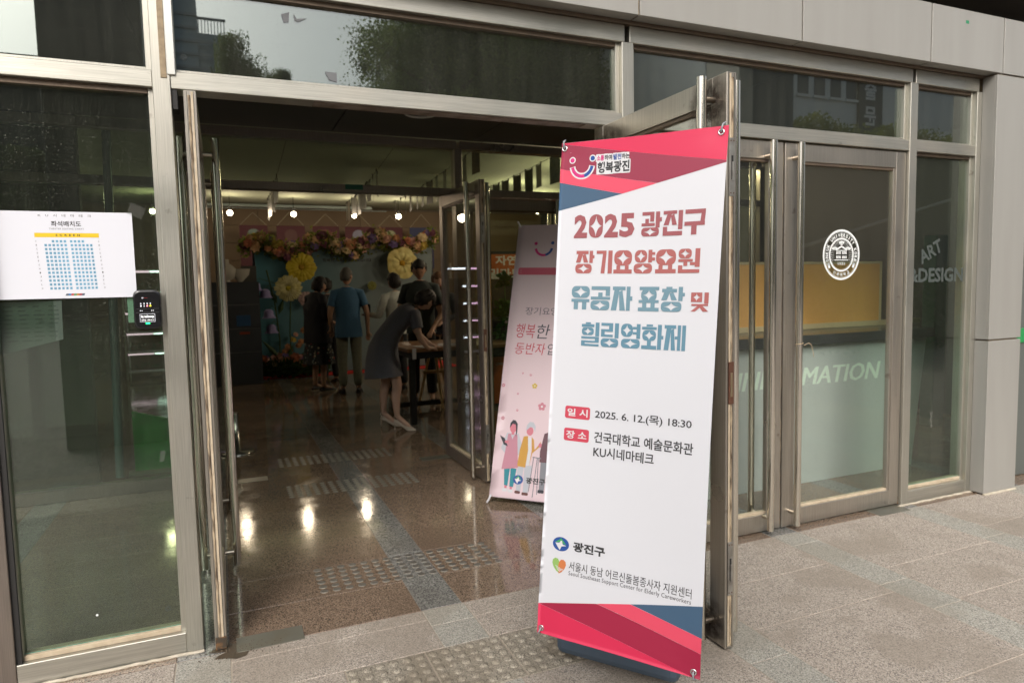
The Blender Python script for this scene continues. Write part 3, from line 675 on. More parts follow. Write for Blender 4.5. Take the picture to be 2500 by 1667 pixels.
# titles
def title(chars,spans,v0,v1,m_,nm='title_lettering'):
    mb=MB()
    for c,(a,b) in zip(chars,spans):
        if c in GL_: glyph(PB,mb,GL_[c],a,v0,b,v1)
        elif c=='0':
            PB.poly(mb,rrect(a,v0,b,v1,(b-a)*.48,6),3,holes=[star4((a+b)/2,(v0+v1)/2,(b-a)*.42,(v1-v0)*.44)[::-1]])
        else: PB.text(mb,c,a,v0,b,v1,bold=.045,layer=3)
    return mb.build(nm,m_,bs)
title('2025광진구',[(.066,.118),(.1245,.178),(.184,.236),(.241,.297),(.322,.394),(.399,.468),(.473,.543)],1.450,1.534,P_T1)
k=.000428; U=lambda x:.079+(x-375)*k
title('장기요양요원',[(U(372),U(543)),(U(562),U(704)),(U(718),U(878)),(U(893),U(1070)),(U(1075),U(1245)),(U(1262),U(1437))],1.323,1.404,P_T2)
k3=.000552; U3=lambda x:.068+(x-275)*k3
title('유공자표창',[(U3(275),U3(404)),(U3(413),U3(548)),(U3(555),U3(698)),(U3(738),U3(874)),(U3(887),U3(1035))],1.193,1.277,P_T3)
title('및',[(U3(1074),U3(1184))],1.195,1.258,P_T2)
k4=.000526; U4=lambda x:.115+(x-345)*k4
title('힐링영화제',[(U4(343),U4(477)),(U4(488),U4(618)),(U4(632),U4(770)),(U4(778),U4(926)),(U4(931),U4(1073))],1.063,1.148,P_T4)
# date and place
for body,v0,v1 in (('일 시',.798,.843),('장 소',.717,.763)):
    mb=MB(); PB.rect(mb,.064,v0,.1625,v1,1,r=.008); tg=mb.build('printed_tag',P_TAG,bs)
    mb=MB(); PB.text(mb,body,.073,v0+.0085,.1535,v1-.0085,bold=.022,layer=2); mb.build('tag_lettering',P_WH,tg)
mb=MB(); PB.text(mb,'2025. 6. 12.(목) 18:30',.182,.802,.535,.838,bold=.012,layer=2,sp=.95); mb.build('date_lettering',P_INK,bs)
mb=MB(); PB.text(mb,'건국대학교 예술문화관',.183,.721,.544,.761,bold=.018,layer=2); PB.text(mb,'KU시네마테크',.183,.670,.409,.709,bold=.018,layer=2); mb.build('venue_lettering',P_INK,bs)
# district emblem
def emblem(pr,par,cx,cy,rx,ry,L=1):
    mb=MB(); pr.poly(mb,ell(cx,cy,rx,ry,28),L); mb.build('emblem_disc',P_BLUE,par)
    mb=MB(); pr.poly(mb,[(cx-rx*.72,cy+ry*.22),(cx-rx*.25,cy+ry*.55),(cx,cy+ry*.86),(cx+rx*.25,cy+ry*.55),(cx+rx*.66,cy+ry*.0),(cx+rx*.3,cy+ry*.12),(cx,cy+ry*.45),(cx-rx*.3,cy+ry*.2)],L+1); mb.build('emblem_leaf',P_GR,par)
    mb=MB(); pr.poly(mb,[(cx-rx*.68,cy+ry*.12),(cx-rx*.2,cy+ry*.16),(cx,cy+ry*.5),(cx+rx*.12,cy+ry*.5),(cx+rx*.22,cy+ry*.0),(cx+rx*.7,cy-ry*.12),(cx+rx*.1,cy-ry*.3),(cx-rx*.1,cy-ry*.85),(cx-rx*.42,cy-ry*.35)],L+2); mb.build('emblem_sail',P_WH,par)
emblem(PB,bs,.0775,.340,.0325,.0255)
mb=MB(); PB.text(mb,'광진구',.126,.323,.249,.358,bold=.04,layer=2); mb.build('district_lettering',P_INK,bs)
def heart(cx,cy,s,mirror,L,m_):
    pts=[(0,-1.0),(.35,-.78),(.75,-.25),(.92,.25),(.85,.7),(.55,.95),(.2,.88),(0,.55),(-.1,.1)]
    mb=MB(); PB.poly(mb,[(cx+(x*s*(1 if mirror else -1)),cy+y*s*.9) for x,y in (pts if mirror else pts)],L); return mb.build('heart_lobe',m_,bs)
heart(.075,.262,.030,False,1,P_LG); heart(.075,.260,.030,True,2,P_ORG)
mb=MB()
for k in range(4): PB.stroke(mb,[(.062+k*.007,.262-k*.003),(.071+k*.006,.247),(.080+k*.004,.241+k*.004)],.0022,3)
mb.build('hand_mark',P_WH,bs)
mb=MB(); PB.text(mb,'서울시 동남 어르신돌봄종사자 지원센터',.114,.2525,.561,.2855,bold=.004,layer=2); PB.text(mb,'Seoul Southeast Support Center for Elderly Careworkers',.114,.230,.560,.250,layer=2,sp=1.06); mb.build('centre_lettering',P_INK,bs)
# smile logo with white outline
def smile(pr,par,cx,cy,rx,ry,w,outline=True,L=2):
    arc=lambda a,b,n=14:[(cx+rx*math.cos(R(t)),cy+ry*math.sin(R(t))) for t in [a+(b-a)*i/(n-1) for i in range(n)]]
    dots=((cx-rx*1.02,cy+ry*.42),(cx+rx*1.02,cy+ry*.48))
    if outline:
        mb=MB(); pr.stroke(mb,arc(190,352,22),w*1.9,L)
        for i,d in enumerate(dots): pr.poly(mb,ell(d[0],d[1],w*1.05,n=16),L+.3+.3*i)
        mb.build('logo_outline',P_WH,par)
    mb=MB(); pr.stroke(mb,arc(192,285),w,L+1); pr.poly(mb,ell(*dots[0],w*.72,n=14),L+1.3); mb.build('logo_smile',P_PINK,par)
    mb=MB(); pr.stroke(mb,arc(284,350),w,L+1); pr.poly(mb,ell(*dots[1],w*.72,n=14),L+1.3); mb.build('logo_smile',P_BLUE,par)
smile(PB,bs,.087,1.716,.039,.042,.012)
mb=MB()
for k,(a_,b_,c_,d_) in enumerate([(.139+.0148*i+(.004 if i>3 else 0),1.7205+.0006*(i%3),.1575+.0148*i+(.004 if i>3 else 0),1.7485-.0007*(i%2)) for i in range(8)]+[(.143+.0312*i,1.676-.0008*(i%2),.1775+.0312*i,1.7235) for i in range(4)]): PB.rect(mb,a_,b_,c_,d_,2+.05*k,r=.004)
mb.build('logo_outline',P_WH,bs)
mb=MB(); PB.text(mb,'소통',.143,1.724,.171,1.744,bold=.03,layer=4); mb.build('slogan_lettering',P_PINK,bs)
mb=MB(); PB.text(mb,'하며',.173,1.725,.201,1.744,bold=.03,layer=4); PB.text(mb,'하는',.238,1.725,.266,1.744,bold=.03,layer=4); mb.build('slogan_lettering',P_INK,bs)
mb=MB(); PB.text(mb,'발전',.206,1.724,.236,1.745,bold=.03,layer=4); mb.build('slogan_lettering',P_BLUE,bs)
mb=MB(); PB.text(mb,'행복광진',.147,1.680,.268,1.720,bold=.035,layer=4); mb.build('slogan_lettering',P_INK,bs)
# eyelets, hooks, frame and water base
EYE=mat('chrome_eyelet',(.75,.74,.72),.2,1); HK=mat('grey_hook',(.28,.29,.31),.4)
for cu,cv,du,dv in ((.013,1.779,-.006,.034),(.577,1.780,.008,.034),(.017,.020,-.012,-.026),(.578,.019,.002,-.028)):
    c=bmap(cu,cv,.0025); M=Matrix((AU,AN,AV)).transposed()
    ey=MB().tube([c+M@Vector((.0085*math.cos(a),0,.0085*math.sin(a))) for a in [2*math.pi*k/18 for k in range(18)]],.0028,8,closed=True).build('eyelet',EYE,bs)
    MB().tube([bmap(cu,cv,.001)-AN*.004,bmap(cu,cv,.008),bmap(cu+du*.6,cv+dv*.7,.007),bmap(cu+du,cv+dv,-.012)],.0032,8).build('hook',HK,ey)
    mb=MB(); PB.poly(mb,ell(cu,cv,.0062,n=14),1.5); mb.build('eyelet_hole',DARKGAP,ey)
ctr=BL+AU*.3-AN*.07
hub=ctr+AV*.55-B0
for cu,cv in ((.005,1.80),(.583,1.80),(.0,-.0),(.585,-.005)):
    MB().tube([hub,BL+AU*cu+AV*cv-AN*.010-B0],.005,8).build('frame_arm',HK,bs)
base_c=Vector((1.405,-.89,0))-Vector((AN.x,AN.y,0)).normalized()*.20-B0
Mb=Matrix.Translation((base_c.x,base_c.y,0))@Matrix.Rotation(math.atan2(AU.y,AU.x),4,'Z')
MB().tube([hub,Vector((base_c.x,base_c.y,.13))],.013,10).build('mast',HK,bs)
TANK=mat('slate_blue_plastic',(.055,.082,.115),.38,noise=(30,.25,(.08,.10,.13)),bump=(300,.12,.0008))
mb=MB().box(-.262,-.245,.022,.262,.20,.130,.030)
for sx in (-1,1): mb.box(sx*.235-.06*(sx>0),-.185,.0,sx*.235+.06*(sx<0),.185,.04,.008)
tk=mb.move(Mb).build('water_base',TANK,bs)
mb=MB().box(-.14,-.09,.129,.14,.09,.137,.004); mb.move(Mb).build('base_recess',TANK,bs)

# ---------------------------------------------------------------- inner pink banner
A2=Vector((.75008295,-.66076087,-.02776053)); V2=Vector((.2309693,.22239709,.94720257)); N2=A2.cross(V2).normalized()
L2=Vector((1.7078,1.343,.051)); K=1.17
pb=thing('banner_stand','pale pink care worker banner just inside the doorway, partly behind the white banner','banner',(L2.x+.25,L2.y-.1,0))
PO=Vector(pb.location)
pm=lambda u,v,d:L2+A2*(u*K)+V2*(v*K)+N2*(d+.003*math.sin(v*3)-.004*math.sin(u*5))-PO
PI=Print(pm)
mb=MB(); PI.rect(mb,0,0,.6,1.8,0,step=.06); mb.build('banner_sheet',mat('pink_vinyl',(.60,.47,.51),.45),pb)
smile(PI,pb,.191,1.643,.056,.058,.016,False)
mb=MB(); PI.rect(mb,.03,1.447,.57,1.497,1,r=.012); tg=mb.build('printed_tag',flat('print_rose','D85F78'),pb)
mb=MB(); PI.text(mb,'2025 광진구 장기요양요원',.046,1.458,.55,1.486,bold=.01,layer=2); mb.build('tag_lettering',flat('print_pale_pink','F3C5CF'),tg)
mb=MB(); PI.text(mb,'장기요양요원은',.110,1.172,.50,1.225,layer=1); mb.build('headline_lettering',flat('print_grey_ink','6E6A78'),pb)
mb=MB(); PI.text(mb,'행복',.062,1.016,.188,1.112,bold=.0,layer=1,shear=.15); mb.build('headline_word',flat('print_red_script','D0404F'),pb); mb=MB(); PI.text(mb,'동반자',.066,.908,.268,.985,layer=1,shear=.15); mb.build('headline_lettering',flat('print_red_script','D0404F'),pb)
mb=MB(); PI.text(mb,'한',.203,1.016,.289,1.110,layer=1,shear=.15); PI.text(mb,'노후의',.31,1.016,.55,1.11,layer=1,shear=.15); PI.text(mb,'입니다',.283,.910,.50,.985,layer=1,shear=.15); mb.build('headline_script',flat('print_dark_script','3C3B4A'),pb)
def blossom(cx,cy,r,m_):
    mb=MB()
    for k in range(5):
        a=2*math.pi*k/5+.3; PI.poly(mb,ell(cx+r*.6*math.cos(a),cy+r*.6*math.sin(a),r*.42,n=10),1+k*.15)
    f=mb.build('printed_blossom',m_,pb); mb=MB(); PI.poly(mb,ell(cx,cy,r*.25,n=8),2.2); mb.build('blossom_centre',P_WH,f)
YEL=flat('print_yellow','D9B93E'); ROSE=flat('print_blossom_pink','D9899A')
for x,y,r,m_ in ((.223,.706,.018,YEL),(.283,.578,.026,ROSE),(.004+.012,.70,.012,ROSE),(.137,.784,.006,ROSE),(.19,.775,.008,ROSE),(.036,.49,.012,ROSE),(.125,.545,.008,ROSE),(.118,.65,.007,ROSE),(.45,.74,.02,YEL),(.40,.62,.015,ROSE)): blossom(x,y,r,m_)
def figp(nm,m_,*polys,L=2):
    mb=MB()
    for i,p_ in enumerate(polys): PI.poly(mb,p_,L+i*.15)
    return mb.build(nm,m_,pb)
SK=flat('print_skin','DE8091'); HR=flat('print_hair','2B2A38'); AP=flat('print_apron','CF8FA2'); TEAL=flat('print_teal','1F8F9E'); LG=flat('print_pale_grey','C9CDD8'); MUS=flat('print_mustard','D6A03A'); BRW=flat('print_plum_brown','6B4450'); SH=flat('print_shoe_white','E4E6EC'); BR2=flat('print_brown_shoe','6A3A33')
# care worker
figp('printed_figure',TEAL,[(.077,.19),(.117,.185),(.111,.075),(.089,.078)],[(.120,.185),(.160,.183),(.148,.070),(.124,.073)])
figp('printed_figure',SK,[(.091,.078),(.108,.076),(.107,.058),(.092,.058)],[(.126,.073),(.143,.071),(.141,.055),(.127,.055)])
figp('printed_figure',SH,rrect(.078,.040,.110,.060,.008),rrect(.116,.036,.148,.056,.008))
figp('printed_figure',LG,[(.075,.40),(.150,.40),(.178,.33),(.176,.26),(.155,.27),(.075,.27),(.045,.30),(.055,.35)],L=1.2)
figp('printed_figure',AP,[(.082,.395),(.100,.395),(.112,.36),(.127,.395),(.143,.39),(.150,.33),(.168,.190),(.061,.172),(.075,.30)],L=3)
figp('printed_figure',SK,ell(.112,.432,.022,.030,16),rrect(.103,.39,.122,.41,.004))
figp('printed_figure',HR,[(.088,.43),(.090,.462),(.105,.482),(.122,.480),(.138,.46),(.140,.41),(.134,.375),(.130,.43),(.125,.455),(.105,.458),(.094,.44)],L=4)
figp('printed_figure',HR,[(.028,.382),(.062,.365),(.088,.315),(.060,.325)],L=4)
figp('printed_figure',SK,rrect(.066,.335,.09,.352,.006),L=5)
# old lady
figp('printed_figure',LG,[(.163,.205),(.205,.205),(.196,.05),(.168,.05)],[(.208,.205),(.255,.21),(.243,.045),(.212,.045)])
figp('printed_figure',BR2,rrect(.160,.034,.196,.052,.006),rrect(.206,.028,.247,.046,.006))
figp('printed_figure',SH,[(.205,.38),(.235,.38),(.238,.21),(.215,.21)],L=2.4)
figp('printed_figure',MUS,[(.185,.385),(.212,.39),(.222,.30),(.214,.195),(.160,.200),(.168,.30)],[(.236,.385),(.252,.37),(.262,.31),(.300,.335),(.298,.36),(.250,.285),(.236,.20),(.245,.30)],L=3)
figp('printed_figure',SK,ell(.222,.420,.022,.028,16),L=3)
figp('printed_figure',LG,[(.196,.42),(.198,.455),(.215,.478),(.240,.476),(.256,.452),(.254,.415),(.246,.44),(.222,.446),(.206,.43)],L=4)
figp('printed_figure',SK,rrect(.286,.325,.305,.350,.006),L=5)
# old man with walking frame
figp('printed_figure',BRW,[(.316,.41),(.36,.43),(.41,.41),(.42,.235),(.30,.235),(.298,.30)],L=2)
figp('printed_figure',flat('print_grey_trouser','8C8E98'),[(.308,.235),(.35,.235),(.345,.07),(.312,.07)],[(.36,.235),(.405,.235),(.40,.07),(.365,.07)])
figp('printed_figure',SK,ell(.362,.465,.024,.030,16)); figp('printed_figure',LG,[(.338,.47),(.340,.50),(.362,.512),(.386,.50),(.388,.47),(.372,.488),(.352,.488)],L=3)
figp('printed_figure',HR,rrect(.306,.05,.345,.07,.006),rrect(.36,.05,.402,.07,.006))
mb=MB()
for a,b in (((.262,.262),(.248,.05)),((.285,.258),(.276,.02)),((.292,.262),(.302,.04))): PI.stroke(mb,[a,b],.005,5)
PI.stroke(mb,[(.255,.262),(.31,.258)],.006,5.2); mb.build('printed_figure',flat('print_cane_grey','7E828C'),pb)
emblem(PI,pb,.176,.118,.032,.028,6)
mb=MB(); PI.text(mb,'광진구',.226,.100,.35,.137,bold=.04,layer=7); mb.build('district_lettering',P_INK,pb)
# clips and feet
CLIP=mat('white_clip',(.7,.7,.75),.3)
for cu,cv in ((.012,1.785),(.012,.012)):
    MB().tube([pm(cu,cv,.004),pm(cu-.008,cv+(.02 if cv>1 else -.03),.01),pm(cu-.022,cv+(.04 if cv>1 else -.05),.0)],.007,8).build('clip',CLIP,pb)
hb=pm(.3,.8,-.12)
for cu,cv in ((0,1.8),(.6,1.8),(0,0),(.6,0)): MB().tube([hb,pm(cu,cv,-.01)],.006,8).build('frame_arm',HK,pb)
for d in (-.25,.25): MB().tube([hb,Vector((hb.x+d+.25,hb.y+.42,.01))],.009,8).build('rear_leg',HK,pb)

# ================================================================ THINGS ON THE GLASS
FR=lambda y:Print(lambda u,v,d,y=y:Vector((u,y-d,v)))
# seating chart sheet
sc=thing('seating_chart','white printed theatre seating chart sheet taped to the left glass','paper sign',(-.56,.045,1.55))
o0=Vector(sc.location); PS=Print(lambda u,v,d:Vector((u,.0465-d-.0004*math.sin(u*9)*math.cos(v*7),v))-o0)
mb=MB(); PS.rect(mb,-.8105,1.552,-.3265,1.8965,0,step=.05); mb.build('paper',mat('print_paper',(.60,.61,.66),.6),sc)
X=lambda x:-.77+x*4.416e-4; Z=lambda y:1.895-(y-52)*5.15e-4
mb=MB(); PS.text(mb,'K   U   시   네   마   테   크',X(266),Z(90),X(676),Z(69),layer=1); PS.text(mb,'좌석배치도',X(360),Z(163),X(593),Z(121),bold=.02,layer=1); PS.text(mb,'THEATER SEATING CHART',X(343),Z(187),X(612),Z(175),layer=1,sp=1.2)
for i,c in enumerate('ABCDEFGHIJKLM'):
    z=Z(276+i*30.2); dx=i*2
    for x in (236,722): PS.text(mb,c,X(x+dx-4),z-.003,X(x+dx+5),z+.003,layer=1)
mb.build('chart_lettering',P_INK,sc)
mb=MB(); PS.rect(mb,X(229),Z(246),X(727),Z(213),1,step=.03); yb=mb.build('screen_bar',flat('print_bright_yellow','F4CF12'),sc)
mb=MB(); PS.text(mb,'S  C  R  E  E  N',X(390),Z(237),X(577),Z(222),bold=.03,layer=2); mb.build('bar_lettering',P_INK,yb)
SEAT=flat('print_seat_blue','86C2E2'); mb=MB(); mt=MB()
for i in range(13):
    z=Z(276+i*30.2)
    for j in range(12):
        x=(307+j*30.6 if j<6 else 508+(j-6)*30.3)+i*1.8-(2 if i==0 else 0)
        if i==0 and (j<2 or j>9): continue
        PS.rect(mb,X(x-10),z-.0052,X(x+10),z+.0045,1)
        PS.text(mt,str(12-j),X(x-(6 if 12-j>9 else 3)),z-.0025,X(x+(6 if 12-j>9 else 3)),z+.0025,bold=.03,layer=2)
mb.build('seat_marks',SEAT,sc,kind='stuff'); mt.build('seat_numbers',P_INK,sc,kind='stuff')
mb=MB()
for k,c in enumerate(('5E6470','3C7FB8','D24B3A','5A9B5E','C98A3A','B03A4A','556070')):
    mb=MB(); a=X(432+k*21); PS.poly(mb,[(a,Z(697)),(a+21*4.416e-4,Z(697)),(a+29*4.416e-4,Z(681)),(a+8*4.416e-4,Z(681))],1); mb.build('colour_tab',flat('tab_'+c,c),sc)
# tape
for (u,v,s,l) in ((-.322,1.905,.022,'small clear tape square over the upper corner of the seating chart'),):
    mb=MB(); FR(.0465).poly(mb,[(u-s,v-.01),(u+s*1.3,v-.035),(u+s*2.2,v+.01),(u-.2*s,v+.035)],2); mb.build('tape_square',glassmat('clear_tape',(.9,.92,.9),.08,.07,(.6,.6,.56)),label=l,cat='tape')
TAPE=MATS['clear_tape']
for (u,v,s,l) in ((-.27,1.02-.15,.014,'scrap of clear tape low on the left glass'),):
    mb=MB(); pr=FR(.0465)
    if 'ring' in l: mb=MB(); mb.tube([(u+s*math.cos(a),.046,v+s*1.1*math.sin(a)) for a in [2*math.pi*k/20*.8 for k in range(20)]],.003,5)
    else: pr.poly(mb,[(u-s,v-s*1.7),(u+s*.4,v-s*1.5),(u+s,v+s*1.6),(u-s*.4,v+s*1.8)],1)
    mb.build('tape_scrap',TAPE,label=l,cat='tape')
# tape residues in the transom
mb=MB(); pr=FR(.049)
for pts in ([(.30,2.772),(.335,2.785),(.33,2.742),(.31,2.738)],[(.352,2.782),(.365,2.760),(.41,2.768),(.372,2.748),(.356,2.752)]): pr.poly(mb,pts,1)
mb.build('tape_scrap',mat('grey_tape_residue',(.13,.135,.14),.7),label='torn grey tape scraps on the centre transom glass before the pale sky',cat='tape')
mb=MB(); pr.poly(mb,[(.478,2.545),(.530,2.545),(.530,2.503),(.495,2.510)],1); mb.build('tape_scrap',MATS['grey_tape_residue'],label='grey tape rectangle at the bottom edge of the centre transom glass',cat='tape')
# green card and notice behind the glass
mb=MB().box(-.365,.0605,1.445,-.325,.0615,1.552); mb.build('green_card',mat('pale_green_card',(.42,.60,.50),.6),label='pale green card strip inside the glass beside the black keypad',cat='card')
nt_=thing('inside_notice','sheet of small print seen from behind through the left glass, below the seating chart','notice',(-.7,.066,1.3))
o1=Vector(nt_.location); PN=Print(lambda u,v,d:Vector((u,.066-d+.01*math.sin(u*14),v))-o1)
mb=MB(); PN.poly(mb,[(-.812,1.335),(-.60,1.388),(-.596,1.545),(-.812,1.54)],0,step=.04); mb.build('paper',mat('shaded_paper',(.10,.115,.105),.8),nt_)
mb=MB()
for i in range(9):
    for j in range(4):
        u=-.80+j*.05+random.uniform(0,.01); v=1.52-i*.017
        if v>1.36+ (u+.8)*.2: PN.rect(mb,u,v,u+random.uniform(.02,.04),v+.005,1)
mb.build('print_lines',mat('faint_print',(.05,.06,.055),.8),nt_)
# keypad reader
kp=thing('keypad_reader','black rounded security keypad mounted beside the left door post','keypad',(-.283,.0,1.42))
o2=Vector(kp.location)
def rbox(x0,z0,x1,z1,y0,y1,r,bev=.006):
    outline=rrect(x0,z0,x1,z1,r,6); n=len(outline); cx,cz=(x0+x1)/2,(z0+z1)/2; vs=[];fs=[]
    lv=[(y1,1,0),(y0+bev,1,0),(y0+bev*.3,1,bev*.4),(y0,1,bev)]
    for y,_,ins in lv:
        for x,z in outline:
            dx,dz=x-cx,z-cz; l=math.hypot(dx,dz); vs.append((x-dx/l*ins,y,z-dz/l*ins))
    for q in range(3):
        for k in range(n): fs.append((q*n+k,q*n+(k+1)%n,(q+1)*n+(k+1)%n,(q+1)*n+k))
    fs.append(tuple(range(3*n,4*n)))
    return MB().add([Vector(v)-o2 for v in vs],fs)
rbox(-.335,1.418,-.234,1.580,-.030,.046,.026,.009).build('case',mat('gloss_black_plastic',(.010,.010,.011),.16,noise=(80,.3,(.02,.02,.02))),kp)
PK=Print(lambda u,v,d:Vector((u,-.0305-d,v))-o2)
mb=MB(); PK.rect(mb,-.326,1.487,-.243,1.488,1); PK.rect(mb,-.326,1.502,-.243,1.5028,1); mb.build('slot_line',mat('dark_grey_line',(.08,.08,.08),.5),kp)
LED=mat('white_led',(.5,.5,.5),.4,emit=(.8,.8,.9),es=.9)
mb=MB()
for r_ in range(2):
    for c in range(4):
        if r_==1 and c>1: continue
        u=-.309+c*.0115; v=1.524-r_*.0095; PK.text(mb,'0358'[c] if r_==0 else '12'[c],u,v-.003,u+.004,v+.003,bold=.02,layer=1)
mb.build('key_legend',LED,kp)
for u,c,e_ in ((-.286,'red_led',(.9,.25,.3)),(-.2745,'yellow_led',(.9,.8,.05))): mb=MB(); PK.poly(mb,ell(u+.002,1.5145,.003,n=10),1); mb.build('status_led',mat(c,e_,.4,emit=e_,es=1.2),kp)
mb=MB()
for u in (-.310,-.304,-.269,-.263): PK.poly(mb,ell(u,1.495,.0016,n=8),1.5)
mb.build('indicator_dots',LED,kp)
mb=MB(); PK.rect(mb,-.313,1.449,-.258,1.482,1.5,r=.002); lb=mb.build('label_plate',LED,kp)
mb=MB(); PK.rect(mb,-.3122,1.4498,-.2588,1.4812,2,r=.0015); mb.build('label_field',BLACKP,lb)
mb=MB(); PK.text(mb,'kt telecop',-.309,1.463,-.262,1.477,bold=.025,layer=3); PK.text(mb,'상황실 1588-0112',-.308,1.4535,-.262,1.4600,bold=.01,layer=3); mb.build('label_lettering',mat('label_white',(.8,.8,.8),.4,emit=(.9,.9,.9),es=.6),lb)
mb=MB(); PK.rect(mb,-.293,1.440,-.278,1.4455,1.5); mb.build('status_led',mat('green_led',(.02,.9,.2),.3,emit=(.02,1,.2),es=2.5),kp)
mb=MB(); PK.text(mb,'KT',-.302,1.5445,-.296,1.549,bold=.02,layer=1); mb.build('brand_mark',LED,kp)
mb=MB(); PK.text(mb,'telecop',-.295,1.5445,-.281,1.549,layer=1); mb.build('brand_mark',mat('dim_red',(.35,.02,.02),.4),kp)
# round seal decal on the closed leaf
se=thing('seal_decal','round white university seal decal on the closed glass door leaf','decal',(3.672,.0385,1.72))
o3=Vector(se.location); PE=Print(lambda u,v,d:Vector((3.672+u,.0385-d,1.72+v))-o3); FW=mat('frosted_white_vinyl',(.72,.75,.74),.6)
def annulus(mb,r1,r2,L=1,n=56): PE.poly(mb,ell(0,0,r1,n=n),L,holes=[ell(0,0,r2,n=n)[::-1]])
mb=MB(); annulus(mb,.161,.149); annulus(mb,.1455,.1435); annulus(mb,.108,.098); annulus(mb,.0955,.094); mb.build('ring',FW,se)
mb=MB(); s_='KONKUK UNIVERSITY KOREA'
for i,c in enumerate(s_):
    if c==' ': continue
    a=R(207-234*i/(len(s_)-1)); vs,fs=text2d(c,.03); xs=[v[0] for v in vs]; w=.018 if c not in 'I' else .006
    x0,x1=min(xs),max(xs); ys=[v[1] for v in vs]; hh=max(ys)-min(ys)
    P_=[]
    for x,y in vs:
        lx=((x-x0)/(x1-x0)-.5)*w; ly=(y-min(ys))/hh*.0235-.0118; rr_=.1258+ly
        P_.append(PE.f(rr_*math.cos(a)+lx*math.sin(a),rr_*math.sin(a)-lx*math.cos(a),.0004))
    mb.add(P_,fs)
mb.build('seal_lettering',FW,se); mb=MB()
for i,c in enumerate('건국대학교'):
    a=R(-118+56*i/4); vs,fs=text2d(c,.02); xs=[v[0] for v in vs]; ys=[v[1] for v in vs]
    P_=[]
    for x,y in vs:
        lx=((x-min(xs))/(max(xs)-min(xs))-.5)*.021; ly=((y-min(ys))/(max(ys)-min(ys))-.5)*.022; rr_=.127-ly
        P_.append(PE.f(rr_*math.cos(a)-lx*math.sin(a),rr_*math.sin(a)+lx*math.cos(a),.0004))
    mb.add(P_,fs)
mb.build('seal_lettering',FW,se); mb=MB()
PE.text(mb,'1931',-.030,-.066,.030,-.048,bold=.01)
mb.build('seal_lettering',FW,se)
mb=MB()
for s in (-1,1): PE.poly(mb,[(s*.100,-.062),(s*.112,-.050),(s*.118,-.066),(s*.110,-.085),(s*.094,-.082)],1)
PE.rect(mb,-.060,-.036,.060,-.031,1)
for s in (-1,1):
    for k in range(4):
        for z in (-.024,.004): PE.rect(mb,s*(.010+k*.0105)-.0035,z,s*(.010+k*.0105)+.0035,z+.018,1)
PE.rect(mb,-.048,.025,.048,.030,1.3); PE.poly(mb,[(-.048,.031),(-.022,.050),(0,.058),(.022,.050),(.048,.031),(.036,.031),(0,.048),(-.036,.031)],1); PE.poly(mb,[(-.010,.060),(.010,.060),(0,.084)],1,holes=[[(-.003,.064),(0,.071),(.003,.064)]])
for cx,cy in ((0,.078),(-.058,.045),(.058,.045)):
    cy+=.018 if cx==0 else 0
    if cx==0: cy=.083
    for k in range(-2,3): PE.poly(mb,ell(cx+k*.009,cy-abs(k)*.002,.0042,.008,10),1+.1*k+.3)
    PE.rect(mb,cx-.020,cy-.013,cx+.020,cy-.009,1)
for k in range(44):
    a=2*math.pi*k/44; c_,s_2=math.cos(a),math.sin(a)
    if -.5>s_2: continue
    if abs(c_)<.25 and s_2>0: continue
    PE.stroke(mb,[(c_*.064,s_2*.064+.0),(c_*.092,s_2*.092)],[.0008,.0022],1.6)
mb.build('seal_drawing',FW,se)
# letters on the right sidelight
ad=thing('glass_lettering','faint ART and DESIGN lettering on the right sidelight glass','lettering',(4.6,.049,1.5)); o4=Vector(ad.location)
FL=mat('faint_grey_vinyl',(.055,.068,.062),.6)
PA=Print(lambda u,v,d:Vector((u,.0492-d,v))-o4)
mb=MB(); PA.text(mb,'&DESIGN',4.318,1.53,4.875,1.630,bold=.035); mb.build('lettering_line',FL,ad)
PA2=Print(lambda u,v,d:Vector((4.44+(u*math.cos(.42)-v*math.sin(.42)),.0492-d,1.652+(u*math.sin(.42)+v*math.cos(.42))))-o4)
mb=MB(); PA2.text(mb,'ART',0,0,.235,.095,bold=.03); mb.build('lettering_line',FL,ad)
# certification marks on glass corners
for i,(u,z,y,l) in enumerate(((-.285,.20,.0465,'tiny round glass certification mark low in the left pane corner'),(-.098,2.545,.0485,'tiny round glass certification mark in the centre transom corner'))):
    mb=MB(); pr=FR(y)
    for k in range(10): a=2*math.pi*k/10; pr.rect(mb,u+.011*math.cos(a)-.0016,z+.011*math.sin(a)-.0016,u+.011*math.cos(a)+.0016,z+.011*math.sin(a)+.0016,1)
    pr.poly(mb,rrect(u-.006,z-.006,u+.006,z+.006,.001),1,holes=[rrect(u-.0042,z-.0042,u+.0042,z+.0042,.0005)[::-1]]); mb.build('certification_mark',mat('mark_grey',(.05,.06,.06),.6),label=l,cat='mark')
mb=MB(); mb.ball((-.55,.045,.227),.005,.002,.005,8,6); mb.build('white_sticker_dot',WHITE,label='small round white dot stuck near the bottom of the left pane',cat='sticker')
# bit of string tied to the pull bar
mb=MB(); hx_=3.24; mb.tube([(hx_+.0235*math.cos(a),-.041+.0235*math.sin(a),1.165+.001*k) for k,a in enumerate([2*math.pi*k/16 for k in range(17)])],.002,5); mb.tube([(hx_+.02,-.06,1.165),(hx_+.05,-.068,1.18),(hx_+.07,-.07,1.165),(hx_+.085,-.07,1.12),(hx_+.092,-.07,1.09)],.0018,5)
mb.build('string_loop',mat('tan_string',(.5,.38,.24),.8),label='tan string tied round the pull bar of the seal door',cat='string')
